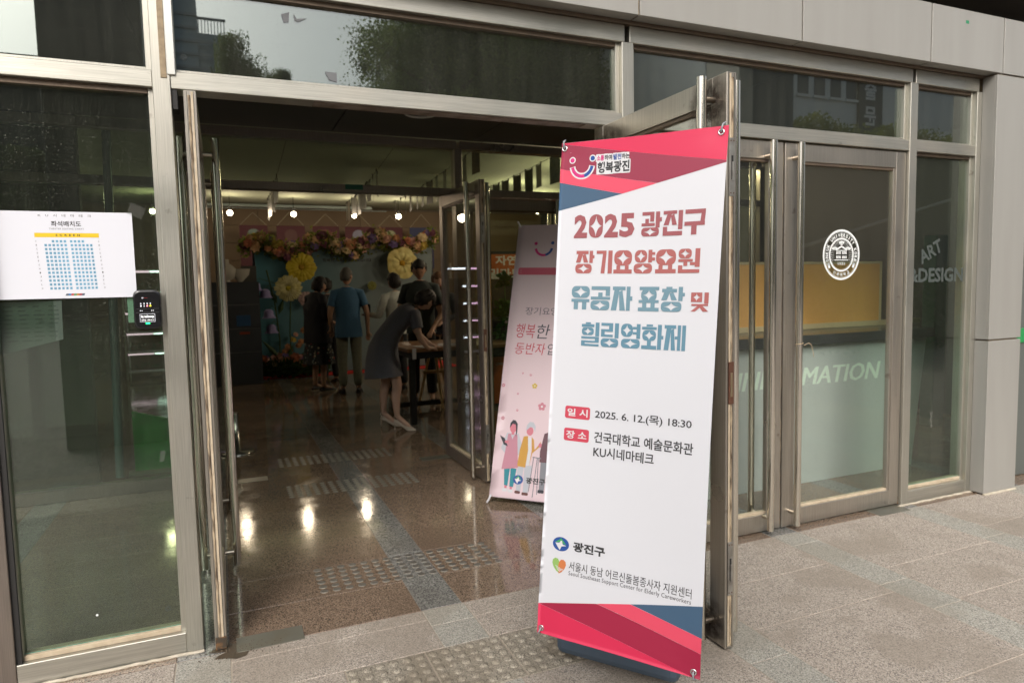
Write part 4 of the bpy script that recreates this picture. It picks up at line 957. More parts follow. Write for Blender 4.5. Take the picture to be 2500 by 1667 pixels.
# paper strip curled in the sidelight corner, torn tape
mb=MB(); FR(.049).poly(mb,[(4.56,.62),(4.60,.615),(4.585,.56),(4.60,.51),(4.575,.50),(4.578,.545),(4.55,.55),(4.575,.575)],1); mb.build('tape_scrap',TAPE,label='torn clear tape scrap in the lower right sidelight',cat='tape')
# ================================================================ PEOPLE
def skin(nodes,edges,sub=2,root=0):
    """nodes: (x,y,z,rx[,ry]) -> MB with a smooth grown surface"""
    me=bpy.data.meshes.new('s'); me.from_pydata([n_[:3] for n_ in nodes],edges,[])
    o=bpy.data.objects.new('s',me); COL.objects.link(o)
    md=o.modifiers.new('k','SKIN'); md.use_smooth_shade=True; md.branch_smoothing=.3
    for i,n_ in enumerate(nodes):
        sv=me.skin_vertices[0].data[i]; sv.radius=(n_[3],n_[4] if len(n_)>4 else n_[3]); sv.use_root=(i==root)
    sb=o.modifiers.new('u','SUBSURF'); sb.levels=sub; sb.render_levels=sub
    dg=bpy.context.evaluated_depsgraph_get(); ev=o.evaluated_get(dg); m2=bpy.data.meshes.new_from_object(ev)
    mb=MB().add([v.co[:] for v in m2.vertices],[tuple(p.vertices) for p in m2.polygons],True)
    bpy.data.objects.remove(o); bpy.data.meshes.remove(me); bpy.data.meshes.remove(m2); return mb
def chain(pts): return [(i,i+1) for i in range(len(pts)-1)]
SKIN=mat('skin_tone',(.42,.25,.17),.5,noise=(12,.3,(.36,.19,.13)))
SKL=mat('pale_skin_tone',(.52,.34,.26),.5,noise=(12,.3,(.46,.27,.20)))
def head_mb(c,yaw=0,pitch=0,s=1.):
    """face looks along +Y before rotation"""
    mb=MB(); nu,nv=20,16; vs=[];fs=[]
    for j in range(nv+1):
        t=math.pi*j/nv
        for i in range(nu):
            a=2*math.pi*i/nu; x,y,z=math.sin(t)*math.cos(a),math.sin(t)*math.sin(a),math.cos(t)
            X_,Y_,Z_=x*.075,y*.094,z*.115
            if Z_<0: X_*=1+.9*Z_/.115*.35; Y_*=1+ (.18*Z_/.115 if y<0 else .05*Z_/.115)
            if y>0:
                fx=X_/.075; fz=Z_/.115
                Y_+=.016*math.exp(-(fx/.18)**2)*math.exp(-((fz+.12)/.16)**2)   # nose
                Y_-=.010*math.exp(-((abs(fx)-.42)/.22)**2)*math.exp(-((fz-.08)/.12)**2) # sockets
                Y_+=.005*math.exp(-(fx/.4)**2)*math.exp(-((fz+.52)/.10)**2) # lips
                Y_+=.006*math.exp(-(fx/.4)**2)*math.exp(-((fz+.85)/.15)**2) # chin
            vs.append((X_,Y_,Z_))
    for j in range(nv):
        for i in range(nu): fs.append((j*nu+i,(j+1)*nu+i,(j+1)*nu+(i+1)%nu,j*nu+(i+1)%nu))
    mb.add(vs,fs,True)
    for sx in (-1,1): mb.ball((sx*.076,-.008,-.008),.010,.018,.030,8,6)
    M=Matrix.Translation(c)@Matrix.Rotation(yaw,4,'Z')@Matrix.Rotation(pitch,4,'X')@Matrix.Scale(s,4)
    return mb.move(M),M
def hair_mb(M,style,rnd):
    mb=MB(); nu,nv=30,22; vs=[];fs=[]
    for j in range(nv+1):
        t=math.pi*j/nv
        for i in range(nu):
            a=2*math.pi*i/nu; x,y,z=math.sin(t)*math.cos(a),math.sin(t)*math.sin(a),math.cos(t)
            k=1.13+.025*math.sin(a*7+j*1.3)+rnd.uniform(-.02,.02)
            if style=='crop': k-=.06
            X_,Y_,Z_=x*.078*k,y*.097*k-.006,z*.117*k+.004
            line=.060+.012*math.sin(a*5)
            if style in('bob','long'):
                drop={'bob':.10,'long':.24}[style]
                if Z_<.03: q=min(1,(.03-Z_)/.1); X_*=1+.16*q; Y_=Y_*(1+.08*q)-.006*q
                if Z_<0: Z_=Z_*(drop/.118)
                face=(y>.30 and Z_<line-.02)
            else: face=(y>.22 and Z_<line) or (y>-.25 and Z_<.012) or (y<=-.25 and Z_<-.070)
            if face: X_*=.78; Y_*=.78; Z_=Z_*.8 if Z_>-.12 else -.095
            vs.append((X_,Y_,Z_))
    for j in range(nv):
        for i in range(nu): fs.append((j*nu+i,(j+1)*nu+i,(j+1)*nu+(i+1)%nu,j*nu+(i+1)%nu))
    mb.add(vs,fs,True)
    if style!='crop':
        for _ in range(70):
            a=rnd.uniform(math.pi*1.0,math.pi*2.0); z0=rnd.uniform(-.01,.09); r=.086
            p=Vector((r*math.cos(a),r*1.1*math.sin(a)-.004,z0)); q=p+Vector((rnd.uniform(-.01,.01),rnd.uniform(-.01,.006),-.04 if style=='short' else -.09))
            mb.tube([p,(p+q)/2+Vector((p.x,p.y,0))*.06,q],[.007,.006,.001],5)
    return mb.move(M)
def hand_nodes(w,d,side,curl=.5,s=1.):
    """w wrist, d forearm direction; returns nodes, edges (first node = wrist)"""
    d=Vector(d).normalized(); sidev=d.cross(Vector((0,0,1))); sidev=sidev.normalized() if sidev.length>.1 else Vector((1,0,0)); sidev*=side
    dn=sidev.cross(d).normalized()
    if dn.z>0: dn=-dn
    n_=[(*w,.026*s,.020*s),(*(w+d*.045*s),.032*s,.016*s)]; e_=[(0,1)]
    for k,(o,l) in enumerate(((-.024,.068),(-.008,.078),(.008,.074),(.023,.058))):
        b=w+d*.075*s+sidev*o*s; m_=b+d*l*.5*s+dn*l*.12*curl*s; t=m_+d*l*.42*s+dn*l*.5*curl*s
        i=len(n_); n_+=[(*b,.010*s),(*m_,.0088*s),(*t,.007*s)]; e_+=[(1,i),(i,i+1),(i+1,i+2)]
    b=w+d*.02*s-sidev*.028*s; m_=b+d*.035*s-sidev*.018*s+dn*.01*s; t=m_+d*.03*s-sidev*.004*s+dn*.01*s
    i=len(n_); n_+=[(*m_,.0105*s),(*t,.0085*s)]; e_+=[(1,i),(i,i+1)]
    return n_,e_
def person(label,loc,rotz,s,P=None,top=None,bottom=None,sleeve=.5,hair=('short',(.012,.010,.009)),skinm=None,skirt=None,shoe=(.02,.02,.02),sole=None,head=(0,0),long_top=.86,cat='person',collar=False,trouser_end=.09,wide=1.):
    J=dict(pel=(0,0,.95),wai=(0,0,1.10),che=(0,0,1.30),nb=(0,-.005,1.445),nk=(0,.01,1.52),hd=(0,.03,1.645),
      sl=(-.175,-.01,1.405),sr=(.175,-.01,1.405),el=(-.245,-.02,1.13),er=(.245,-.02,1.13),wl=(-.255,.05,.89),wr=(.255,.05,.89),
      hl=(-.088,0,.90),hr=(.088,0,.90),kl=(-.10,.02,.50),kr=(.10,.02,.50),al=(-.105,-.01,.085),ar=(.105,-.01,.085),tl=(-.125,.13,.035),tr=(.125,.13,.035))
    J.update(P or {}); J={k:Vector(v)*s for k,v in J.items()}
    t=thing('person',label,cat,loc,rotz); rnd=random.Random(int(loc[0]*100))
    skinm=skinm or SKIN
    order=['pel','wai','che','nb','nk']; rad={'pel':(.145,.105),'wai':(.128,.095),'che':(.150,.105),'nb':(.075,.065),'nk':(.052,.052)}
    nodes=[(*J[k],rad[k][0]*s,rad[k][1]*s) for k in order]; edges=chain(order)
    def addc(start,keys,rr_):
        pr=start
        for k,r_ in zip(keys,rr_): nodes.append((*J[k],r_*s)); edges.append((pr,len(nodes)-1)); pr=len(nodes)-1
        return pr
    ends={}
    for sd_ in 'lr':
        e_=addc(3,['s'+sd_,'e'+sd_,'w'+sd_],(.058,.042,.027)); d=(J['w'+sd_]-J['e'+sd_])
        hn,he=hand_nodes(J['w'+sd_],d,1 if sd_=='l' else -1,.5,s*1.03); off=len(nodes)-1
        for q in hn[1:]: nodes.append(q)
        edges+= [(e_ if a==0 else a+off,b+off) for a,b in he]
        addc(0,['h'+sd_,'k'+sd_,'a'+sd_,'t'+sd_],(.085,.056,.036,.030))
    body=skin(nodes,edges,1)
    hm,M=head_mb(J['hd'],head[0],head[1],s*1.02); body.add(hm.v,hm.f,True)
    body.build('body',skinm,t)
    hair_mb(M,hair[0],rnd).build('hair',mat('hair_%s'%(hair[1],),hair[1],.7,noise=(70,.6,tuple(min(1,x*2.2+.01) for x in hair[1]))),t)
    eb=MB()
    for sx in (-1,1): eb.ball((sx*.030,.082,.010),.011,.006,.005,8,5); pass
    eb.move(M).build('eyes',mat('eye_dark',(.015,.01,.01),.3),t)
    lb_=MB().ball((0,.094,-.058),.022,.006,.006,8,5); lb_.move(M).build('lips',mat('lip',(.32,.10,.09),.5),t)
    if top:
        path=[((0,0,long_top-.95),'pel',.176,.132),((0,0,(long_top-.95)*.5),'pel',.172,.130),((0,0,0),'pel',.166,.126),((0,0,0),'wai',.153,.117),((0,0,.10),'wai',.160,.118),((0,0,0),'che',.176,.122),((0,0,.065),'che',.176,.112),((0,0,-.015),'nb',.165,.098),((0,0,.022),'nb',.118,.084),((0,0,.055),'nb',.068,.066)]
        sp_=rnd.random()*6
        MB().rings([(*(J[k]+Vector(o_)*s),rx*s*(wide if i<6 else 1),ry*s*(wide if i<6 else 1),None,(lambda a,i=i:1+.022*math.sin(a*5+i*1.3+sp_)+.014*math.sin(a*11-i*2.1))) for i,(o_,k,rx,ry) in enumerate(path)],40).build('top',top,t)
        for sd_ in 'lr':
            a=J['s'+sd_]; b=J['e'+sd_]; w_=J['w'+sd_]; inn_=a+(J['nb']-a)*.45
            pts=[inn_,a+Vector((0,0,.004)),a+(b-a)*.3]; rr_=[.060*s,.066*s,.064*s]
            if sleeve<=1: pts+=[a+(b-a)*sleeve*.8,a+(b-a)*sleeve]; rr_+=[.062*s,.064*s]
            else: pts+=[b,b+(w_-b)*(sleeve-1)*.5,b+(w_-b)*(sleeve-1)]; rr_+=[.052*s,.045*s,.037*s]
            MB().tube(pts,rr_,16).build('sleeve',top,t)
        if collar:
            MB().tube([J['nb']+Vector((.062*s*math.cos(a),.055*s*math.sin(a),.035*s+.008*s*math.sin(a))) for a in [2*math.pi*k/16 for k in range(16)]],.012*s,6,closed=True).build('collar',top,t)
    if bottom:
        nd=[(*(J['pel']+Vector((0,0,.02*s))),.115*s,.092*s)]; ed=[]
        for sd_ in 'lr':
            pr=0
            ak=J['k'+sd_]+(J['a'+sd_]-J['k'+sd_])*(1-(trouser_end-.085)/.41)
            for p_,r_ in ((J['h'+sd_],.086),((J['h'+sd_]+J['k'+sd_])/2,.088),(J['k'+sd_],.072),((J['k'+sd_]+ak)/2,.068),(ak,.062)):
                nd.append((*p_,r_*s)); ed.append((pr,len(nd)-1)); pr=len(nd)-1
        skin(nd,ed,2).build('trousers',bottom,t)
    if skirt:
        m_,zt,zb,rt_,rb_=skirt; mb=MB(); rg=[]
        for i in range(9):
            f=i/8; z=zt+(zb-zt)*f; r_=rt_+(rb_-rt_)*f**.8
            rg.append((0,0,z*s,r_*s,r_*.82*s,None,(lambda a,f=f:1+.07*f*math.sin(a*9+1)+.03*f*math.sin(a*4))))
        mb.rings(rg,36,cap=False).build('skirt',m_,t)
    shm=mat('shoe_%s'%(shoe,),shoe,.5)
    for sd_ in 'lr':
        a,b=J['a'+sd_],J['t'+sd_]; d=(Vector((b.x,b.y,0))-Vector((a.x,a.y,0))).normalized(); mb=MB()
        heel=Vector((a.x,a.y,0))-d*.055*s; pts=[]
        for f,w,h in ((0,.026,.05),(.15,.036,.075),(.4,.036,.07),(.65,.042,.05),(.88,.038,.038),(1,.014,.022)):
            pts.append((heel+d*.275*s*f,w*s,h*s))
        sn=d.cross(Vector((0,0,1))); vs=[];fs=[]
        for c,w,h in pts:
            for k in range(10):
                A=math.pi*k/9; vs.append(c+sn*w*math.cos(A)+Vector((0,0,.008+h*math.sin(A))))
        n_=10
        for i in range(5):
            for k in range(n_-1): fs.append((i*n_+k,i*n_+k+1,(i+1)*n_+k+1,(i+1)*n_+k))
            fs.append((i*n_,(i+1)*n_,(i+1)*n_+n_-1,i*n_+n_-1))
        fs.append(tuple(range(n_))); fs.append(tuple(range(5*n_,6*n_)))
        mb.add(vs,fs,True); sh_=mb.build('shoe',shm,t)
        mb=MB(); vs=[]
        for z in (0,.016*s):
            for c,w,h in pts: vs.append(c+sn*(w+.003)+Vector((0,0,z)))
            for c,w,h in pts[::-1]: vs.append(c-sn*(w+.003)+Vector((0,0,z)))
        m2=12; mb.add(vs,[tuple(range(m2))[::-1],tuple(range(m2,2*m2))]+[(k,(k+1)%m2,m2+(k+1)%m2,m2+k) for k in range(m2)]); mb.build('sole',mat('sole_%s'%(sole or shoe,),sole or shoe,.6),sh_)
    return t,J
def cloth(name,a,b=None,sc=30,am=.5,rough=.8): return mat(name,a,rough,noise=(sc,am,b or tuple(x*.6 for x in a)),bump=(25,.35,.01))
BLUES=cloth('blue_shirt_cloth',(.045,.13,.24),sc=90,am=.3); KHA=cloth('sage_trouser_cloth',(.17,.18,.135)); BLKC=cloth('black_knit',(.012,.013,.020)); WHC=cloth('white_blouse',(.55,.58,.55),(.42,.46,.45)); DGR=cloth('dark_green_shirt',(.028,.040,.040)); DNV=cloth('black_trouser_cloth',(.010,.011,.014))
def floral(nt,p):
    vo=N(nt,'ShaderNodeTexVoronoi'); vo.inputs['Scale'].default_value=22; t=N(nt,'ShaderNodeTexCoord'); nt.links.new(t.outputs['Object'],vo.inputs['Vector'])
    sp=ramp(nt,vo.outputs['Distance'],.25,.42,1,0); f=noise(nt,11,3); hs_=N(nt,'ShaderNodeMath',operation='MULTIPLY'); nt.links.new(sp,hs_.inputs[0]); nt.links.new(ramp(nt,f,.42,.52),hs_.inputs[1])
    sc_=N(nt,'ShaderNodeSeparateColor'); nt.links.new(vo.outputs['Color'],sc_.inputs[0])
    c2=mix(nt,ramp(nt,sc_.outputs[0],.4,.6),(.50,.46,.34),(.30,.38,.36)); c2=mix(nt,ramp(nt,sc_.outputs[1],.85,.9),c2,(.45,.06,.05))
    nt.links.new(mix(nt,hs_.outputs[0],(.012,.016,.020),c2),p.inputs['Base Color'])
FLO=mat('floral_skirt_cloth',(.02,.02,.02),.8,build=floral)
person('man in a short sleeved blue shirt and sage trousers seen from behind',(1.735,7.25,0),R(-8),1.075,dict(wl=(-.235,.08,.93),wr=(.265,.02,.88),er=(.262,-.03,1.13)),BLUES,KHA,.62,('crop',(.05,.047,.043)),head=(R(-28),R(-6)),shoe=(.012,.012,.013),long_top=.80,collar=True,wide=1.08)
person('woman in a black cardigan and dark floral skirt, turned towards the right',(1.335,7.72,0),R(-62),1.03,dict(hd=(0,.075,1.60),nk=(0,.03,1.49),wl=(-.15,.24,1.02),el=(-.24,.03,1.14),wr=(.10,.24,1.02)),BLKC,None,1.6,('bob',(.013,.010,.009)),skirt=(FLO,.95,.42,.165,.265),shoe=(.015,.014,.014),sole=(.40,.37,.31),head=(R(-14),R(-18)),long_top=.74,wide=1.42)
person('woman in a white long sleeved blouse with black bobbed hair, holding a phone',(2.44,7.15,0),R(14),1.02,dict(el=(-.27,.02,1.14),wl=(-.33,.20,1.16)),WHC,DNV,1.85,('bob',(.012,.010,.009)),head=(R(20),R(-10)),shoe=(.02,.02,.02),wide=.95)
MB().box(2.02,7.36,1.20,2.10,7.375,1.34,.006).build('phone',BLACKP,label='black phone held up by the woman in the white blouse',cat='phone')
person('tall man in a dark green shirt standing behind the table, looking down',(2.50,5.90,0),R(158),1.115,dict(hd=(0,.085,1.625),nk=(0,.045,1.51),che=(0,.02,1.30),wl=(-.17,.34,.92),el=(-.26,.10,1.08),er=(.27,-.01,1.12)),DGR,DNV,.66,('short',(.010,.009,.008)),head=(R(8),R(-28)),shoe=(.02,.022,.025),sole=(.30,.31,.32),wide=1.05)
person('woman in black with reddish hair, half hidden by the inner glass leaf',(3.02,6.75,0),R(150),1.02,dict(wl=(-.12,.26,1.05)),BLKC,DNV,1.9,('long',(.10,.05,.025)),SKL,head=(R(30),R(-8)),shoe=(.02,.02,.02))
person('person in dark clothes standing behind the woman in the floral skirt',(1.62,8.55,0),R(20),1.0,None,BLKC,DNV,1.9,('short',(.012,.010,.009)),shoe=(.05,.03,.025))
# bending woman in the grey dress
pe=thing('person','woman in a grey dress and pale heels bending over the wooden table','person',(1.72,4.33,0)); po=Vector(pe.location); v3=lambda x,y,z:Vector((x,y,z))-po
nodes=[];edges=[]
def nd(x,y,z,r,r2=None): nodes.append((*v3(x,y,z),r,r2 or r)); return len(nodes)-1
pel=nd(1.635,4.37,.985,.125,.135); wai=nd(1.74,4.36,1.14,.10,.115); che=nd(1.875,4.345,1.275,.10,.13); nb=nd(1.975,4.335,1.335,.055); nk=nd(2.03,4.33,1.375,.046)
edges+=[(pel,wai),(wai,che),(che,nb),(nb,nk)]
for sy,(sh_,el_,wr_) in ((-1,((1.955,4.20,1.290),(1.985,4.13,1.02),(2.10,4.22,.895))),(1,((1.965,4.47,1.300),(2.06,4.50,1.05),(2.20,4.42,.905)))):
    a=nd(*sh_,.052); b=nd(*el_,.037); c=nd(*wr_,.025); edges+=[(nb,a),(a,b),(b,c)]
    hn,he=hand_nodes(v3(*wr_),Vector(wr_)-Vector(el_)+Vector((.06,0,.10)),-sy,.5,1.03); off=len(nodes)-1
    nodes+=hn[1:]; edges+=[(c if p_==0 else p_+off,q_+off) for p_,q_ in he]
legs=[((1.66,4.29,.90),(1.745,4.235,.50),(1.72,4.205,.155),(1.84,4.10,.035)),((1.64,4.44,.90),(1.675,4.50,.50),(1.63,4.485,.155),(1.755,4.40,.035))]
for h_,k_,a_,t_ in legs:
    a=nd(*h_,.085); b=nd(*k_,.058); b2=nd(*((Vector(k_)*.62+Vector(a_)*.38)-Vector((.02,0,0))),.054); c=nd(*a_,.032); d=nd(*t_,.026); edges+=[(pel,a),(a,b),(b,b2),(b2,c),(c,d)]
body=skin(nodes,edges,2)
hm,M=head_mb(v3(2.115,4.315,1.43),R(-82),R(-58),1.04); body.add(hm.v,hm.f,True); body.build('body',SKL,pe)
hair_mb(M,'bob',random.Random(3)).build('hair',mat('hair_black_bob',(.010,.008,.008),.65,noise=(70,.5,(.03,.025,.02))),pe)
GD=cloth('heather_grey_dress',(.115,.118,.140),(.08,.08,.10),sc=160,am=.6)
def loft(mb,path,n=30,fold_=0):
    vs=[];fs=[]
    for i,(c,rn,rw) in enumerate(path):
        c=Vector(c); p0=Vector(path[max(i-1,0)][0]); p1=Vector(path[min(i+1,len(path)-1)][0]); t=(p1-p0).normalized()
        w=Vector((0,1,0)); w=(w-t*w.dot(t)).normalized(); g=t.cross(w)
        for k in range(n):
            a=2*math.pi*k/n; f=1+fold_*(i/len(path))**2*math.sin(a*7+.6)
            vs.append(c-po+(w*math.cos(a)*rw+g*math.sin(a)*rn)*f)
    for i in range(len(path)-1):
        for k in range(n): fs.append((i*n+k,i*n+(k+1)%n,(i+1)*n+(k+1)%n,(i+1)*n+k))
    return mb.add(vs,fs,True)
mb=MB(); loft(mb,[((2.005,4.335,1.352),.055,.062),((1.965,4.337,1.325),.095,.145),((1.90,4.342,1.285),.118,.178),((1.82,4.35,1.215),.122,.168),((1.74,4.355,1.12),.122,.160),((1.665,4.362,1.01),.140,.178),((1.625,4.362,.90),.165,.198),((1.612,4.36,.78),.182,.215),((1.612,4.355,.66),.198,.232),((1.615,4.35,.585),.208,.24)],fold_=.07); mb.build('dress',GD,pe)
for sh_,el_ in (((1.955,4.20,1.290),(1.985,4.13,1.02)),((1.965,4.47,1.300),(2.06,4.50,1.05))):
    a,b=Vector(sh_),Vector(el_); MB().tube([a-(b-a)*.12-po,a-po,a+(b-a)*.3-po,a+(b-a)*.62-po],[.05,.068,.066,.062],14).build('sleeve',GD,pe)
HEEL=mat('champagne_leather',(.55,.47,.40),.25,noise=(20,.2,(.45,.38,.33)))
for (_,_,a_,t_) in legs:
    a=Vector(a_);t_=Vector(t_); d=(Vector((t_.x,t_.y,0))-Vector((a.x,a.y,0))).normalized(); sn=d.cross(Vector((0,0,1))); hl=Vector((a.x,a.y,0))-d*.03
    vs=[];fs=[];prof=((0,.024,.085,.125),(.25,.028,.070,.105),(.5,.030,.035,.075),(.72,.036,.006,.060),(.9,.030,.004,.042),(1.06,.006,.004,.018))
    for f,w,zb,zt in prof:
        c=hl+d*.24*f
        for k in range(10): A=math.pi*k/9; vs.append(c+sn*w*math.cos(A)+Vector((0,0,zb+(zt-zb)*math.sin(A)))-po)
    for i in range(5):
        for k in range(9): fs.append((i*10+k,i*10+k+1,(i+1)*10+k+1,(i+1)*10+k))
        fs.append((i*10,(i+1)*10,(i+1)*10+9,i*10+9))
    fs.append(tuple(range(10)))
    sh_=MB().add(vs,fs,True).build('shoe',HEEL,pe)
    MB().tube([hl+Vector((0,0,.095))-po,hl+Vector((0,0,.001))-d*.004-po],[.012,.0055],8).build('heel',HEEL,sh_)
    MB().tube([hl+Vector((0,0,.14))+Vector((.034*math.cos(q),.034*math.sin(q),.02*math.sin(q)))-po+d*.03 for q in [2*math.pi*k/14 for k in range(14)]],.004,5,closed=True).build('ankle_strap',HEEL,sh_)

# ================================================================ LOBBY THINGS
WOOD=mat('warm_table_wood',(.17,.085,.035),.45,noise=(6,.6,(.11,.05,.02)))
tb=thing('table','dark legged wooden table the woman in grey leans on','table',(2.55,4.95,0)); 
MB().box(-.66,-.62,.84,.9,.50,.885,.006).build('table_top',WOOD,tb); MB().box(-.60,-.56,.76,.84,.44,.839,.003).build('apron',DNV,tb)
for x,y in ((-.585,-.53),(.82,-.53),(-.585,.41),(.82,.41)): MB().box(x-.035,y-.035,0,x+.035,y+.035,.759,.004).build('leg',BLACKP,tb)
MB().box(-.55,.37,.05,.79,.43,.11,.003).build('stretcher',BLACKP,tb)
for (x,y,r_,l) in ((2.16,4.50,.2,'white sheet of paper under the hands of the bending woman'),(2.45,4.62,-.3,'white booklet on the wooden table beside the bending woman'),(2.62,4.50,.1,'second paper booklet further along the wooden table')):
    o=MB().box(-.105,-.148,0,.105,.148,.004).build('paper_sheet',mat('desk_paper',(.38,.38,.40),.6),label=l,cat='paper',group='papers on the table'); o.location=(x,y,.886); o.rotation_euler=(0,0,r_)
o=MB().box(-.022,-.003,-.12,.022,.003,.0,.001).build('hanging_tag',mat('tag_white',(.5,.48,.47),.5),label='small white tag hanging at the near corner of the wooden table',cat='tag'); o.location=(1.97,4.322,.885)
st=thing('easel','light wooden easel legs behind the wooden table','easel',(2.55,5.50,0)); EW=mat('easel_pine',(.38,.24,.10),.5)
for a,b in (((-.19,.16,0),(-.02,.02,.86)),((.03,-.22,0),(.0,.0,.86)),((.25,.15,0),(.03,.02,.86))): MB().tube([a,b],.018,6).build('leg',EW,st)
MB().box(-.16,-.02,.44,.2,.02,.48,.002).build('crossbar',EW,st)
# information counter and board
ct=thing('information_counter','pale mint information counter with dark stone top behind the closed doors','counter',(3.6,.75,0))
MINT=mat('mint_laminate',(.43,.48,.47),.45,noise=(2,.2,(.38,.43,.42)))
mb=MB(); x0,x1=-1.10,1.82; mb.add([(x0,-.05,0),(x1-.15,-.05,0),(x1,-.05,1.07),(x0,-.05,1.07),(x0,.55,0),(x1-.15,.55,0),(x1,.55,1.07),(x0,.55,1.07)],[(0,1,2,3),(5,4,7,6),(4,0,3,7),(1,5,6,2),(3,2,6,7),(4,5,1,0)]); mb.build('front_panel',MINT,ct)
MB().box(x0,-.10,1.071,x1+.04,.62,1.15,.004).build('counter_top',mat('charcoal_stone_top',(.045,.048,.050),.2),ct)
mb=MB(); PC=Print(lambda u,v,d:Vector((u-3.6,-.0505-d,v))); [PC.text(mb,'INFORMATION',3.40+q,.762,4.87+q,.900,layer=1+q*30,shear=.22) for q in (0,.004,.008,.012)]; mb.build('counter_lettering',mat('pale_mint_letters',(.66,.80,.70),.5),ct)
bd=thing('display_board','framed ochre plywood board standing on the information counter','board',(4.3,1.12,1.151))
OCH=mat('ochre_plywood',(.80,.43,.13),.5,noise=(3,.4,(.74,.38,.10)))
MB().box(-1.70,0,.045,1.075,.03,.545,.001).build('panel',OCH,bd)
for q in ((-1.72,.0,-1.70,.55),(1.075,.0,1.10,.55)): MB().box(q[0],-.006,q[1],q[2],.036,q[3],.002).build('frame',mat('pale_pine',(.62,.50,.30),.5),bd)
MB().box(-1.72,-.006,.545,1.10,.036,.565,.002).build('frame',MATS['pale_pine'],bd); MB().box(-1.72,-.012,.0,1.6,.045,.045,.002).build('frame',MATS['pale_pine'],bd)
MB().box(6.80,1.6,0,6.98,1.75,2.0,.01).build('green_column',mat('green_column_paint',(.02,.13,.065),.5),label='green painted post behind the right sidelight',cat='column')
# green panel behind the left sidelight
gp=thing('low_wall','bright green low panel wall behind the left pane','panel',(-.62,3.45,0))
MB().add([(-.15,0,.0),(.35,0,0),(.35,0,.40),(-.15,0,.56),(-.15,.04,0),(.35,.04,0),(.35,.04,.40),(-.15,.04,.56)],[(0,1,2,3),(5,4,7,6),(4,0,3,7),(1,5,6,2),(3,2,6,7)]).build('panel',mat('signal_green_board',(.02,.30,.05),.5),gp)
MB().box(-.2,-.02,-.0,.36,.06,.035,.002).build('plinth',mat('grey_plinth',(.2,.2,.18),.6),gp)
MB().tube([(-.775,2.60,.20),(-.715,2.60,2.75)],.030,12).build('glass_tube_post',mat('pale_teal_tube',(.10,.16,.14),.25,.3),label='pale teal vertical tube standing behind the left pane',cat='tube')
# plant rack with grow lights (seen through the left pane and mirrored in the inner leaf)
rk=thing('grow_rack','tall white plant rack lit by pink and white tubes at the back left','rack',(-1.25,11.2,0)); RW=mat('rack_white',(.5,.5,.5),.5)
for x in (-.42,.42):
    for y in (-.2,.2): MB().box(x-.015,y-.015,0,x+.015,y+.015,2.1,.002).build('upright',RW,rk)
PK_=mat('pink_tube',(.9,.5,.8),.4,emit=(1,.6,.88),es=1.3); WT_=mat('white_tube',(.9,.9,1),.4,emit=(.85,.9,1),es=2.6)
LEAFD=mat('grow_leaf',(.035,.11,.035),.6)
for k,z in enumerate((.14,.50,.87,1.25,1.63,2.02)):
    MB().box(-.42,-.2,z-.02,.42,.2,z,.002).build('shelf',RW,rk)
    if k:
        for y in (-.12,.02): MB().tube([(-.40,y,z-.035),(.02,y,z-.035)],.016,8).build('grow_tube',PK_,rk); MB().tube([(.04,y,z-.035),(.40,y,z-.035)],.016,8).build('grow_tube',WT_,rk)
    if k<5:
        mb=MB(); rnd=random.Random(k)
        for _ in range(60):
            p_=Vector((rnd.uniform(-.38,.38),rnd.uniform(-.16,.14),z+rnd.uniform(.02,.13))); d=Vector((rnd.uniform(-1,1),rnd.uniform(-1,1),rnd.uniform(.2,1))).normalized()*.06; w=d.cross(Vector((0,0,1))).normalized()*.02
            mb.add([p_,p_+d*.5+w,p_+d,p_+d*.5-w],[(0,1,2,3)])
        mb.build('seedling_tray',LEAFD,rk,kind='stuff')
# orange notice column with climbing plants
oc=thing('orange_display','black display panel with orange header and foot and white lettering behind the pink banner','display',(3.62,5.0,0))
ORB=mat('orange_board',(.42,.10,.02),.5)
MB().box(-.42,0,.02,.55,.05,2.02,.004).build('panel',DARKGAP,oc); MB().box(-.425,-.012,1.715,.555,-.001,1.98,.002).build('header',ORB,oc); MB().box(-.425,-.012,.05,.555,-.001,.66,.002).build('foot',ORB,oc)
PO_=Print(lambda u,v,d:Vector((u-3.62,-.0125-d,v))); mb=MB(); PO_.text(mb,'자연이',3.25,1.84,3.70,1.965,bold=.03); PO_.text(mb,'밀라노',3.16,1.665,3.62,1.80,bold=.03); PO_.text(mb,'COFFEE GARDEN',3.22,.55,3.45,.58); mb.build('header_lettering',P_WH,oc)
def leafy(name,label,cat,loc,n,spread,size,mats,stem=True,group=None,flowers=None):
    t=thing(name,label,cat,loc,group=group); rnd=random.Random(n+int(loc[0]*10))
    cl_=[]
    for _ in range(n): cl_.append(Vector((rnd.gauss(0,spread[0]),rnd.gauss(0,spread[1]),rnd.uniform(0,spread[2]))))
    mb=MB()
    for c in cl_:
        for k in range(7):
            d=Vector((rnd.uniform(-1,1),rnd.uniform(-1,1),rnd.uniform(-.4,1))).normalized()*size*rnd.uniform(.6,1.2); w=d.cross(Vector((rnd.random(),rnd.random(),.3))).normalized()*size*.3
            mb.add([c,c+d*.5+w,c+d+Vector((0,0,-size*.2)),c+d*.5-w],[(0,1,2,3)])
    mb.build('foliage',mats[0],t)
    if stem: MB().tube([(0,0,0),(spread[0]*.3,0,spread[2]*.5),(0,0,spread[2])],.006,6).build('stem',mats[0],t)
    if flowers:
        fm=MB()
        for _ in range(flowers[0]): c=rnd.choice(cl_); fm.ball(c+Vector((rnd.gauss(0,.02),-.04,.02)),.022,.022,.018,7,5)
        fm.build('blooms',flowers[1],t,kind='stuff')
    return t
LF=mat('bright_leaf',(.05,.16,.03),.45,noise=(9,.6,(.03,.08,.02)))
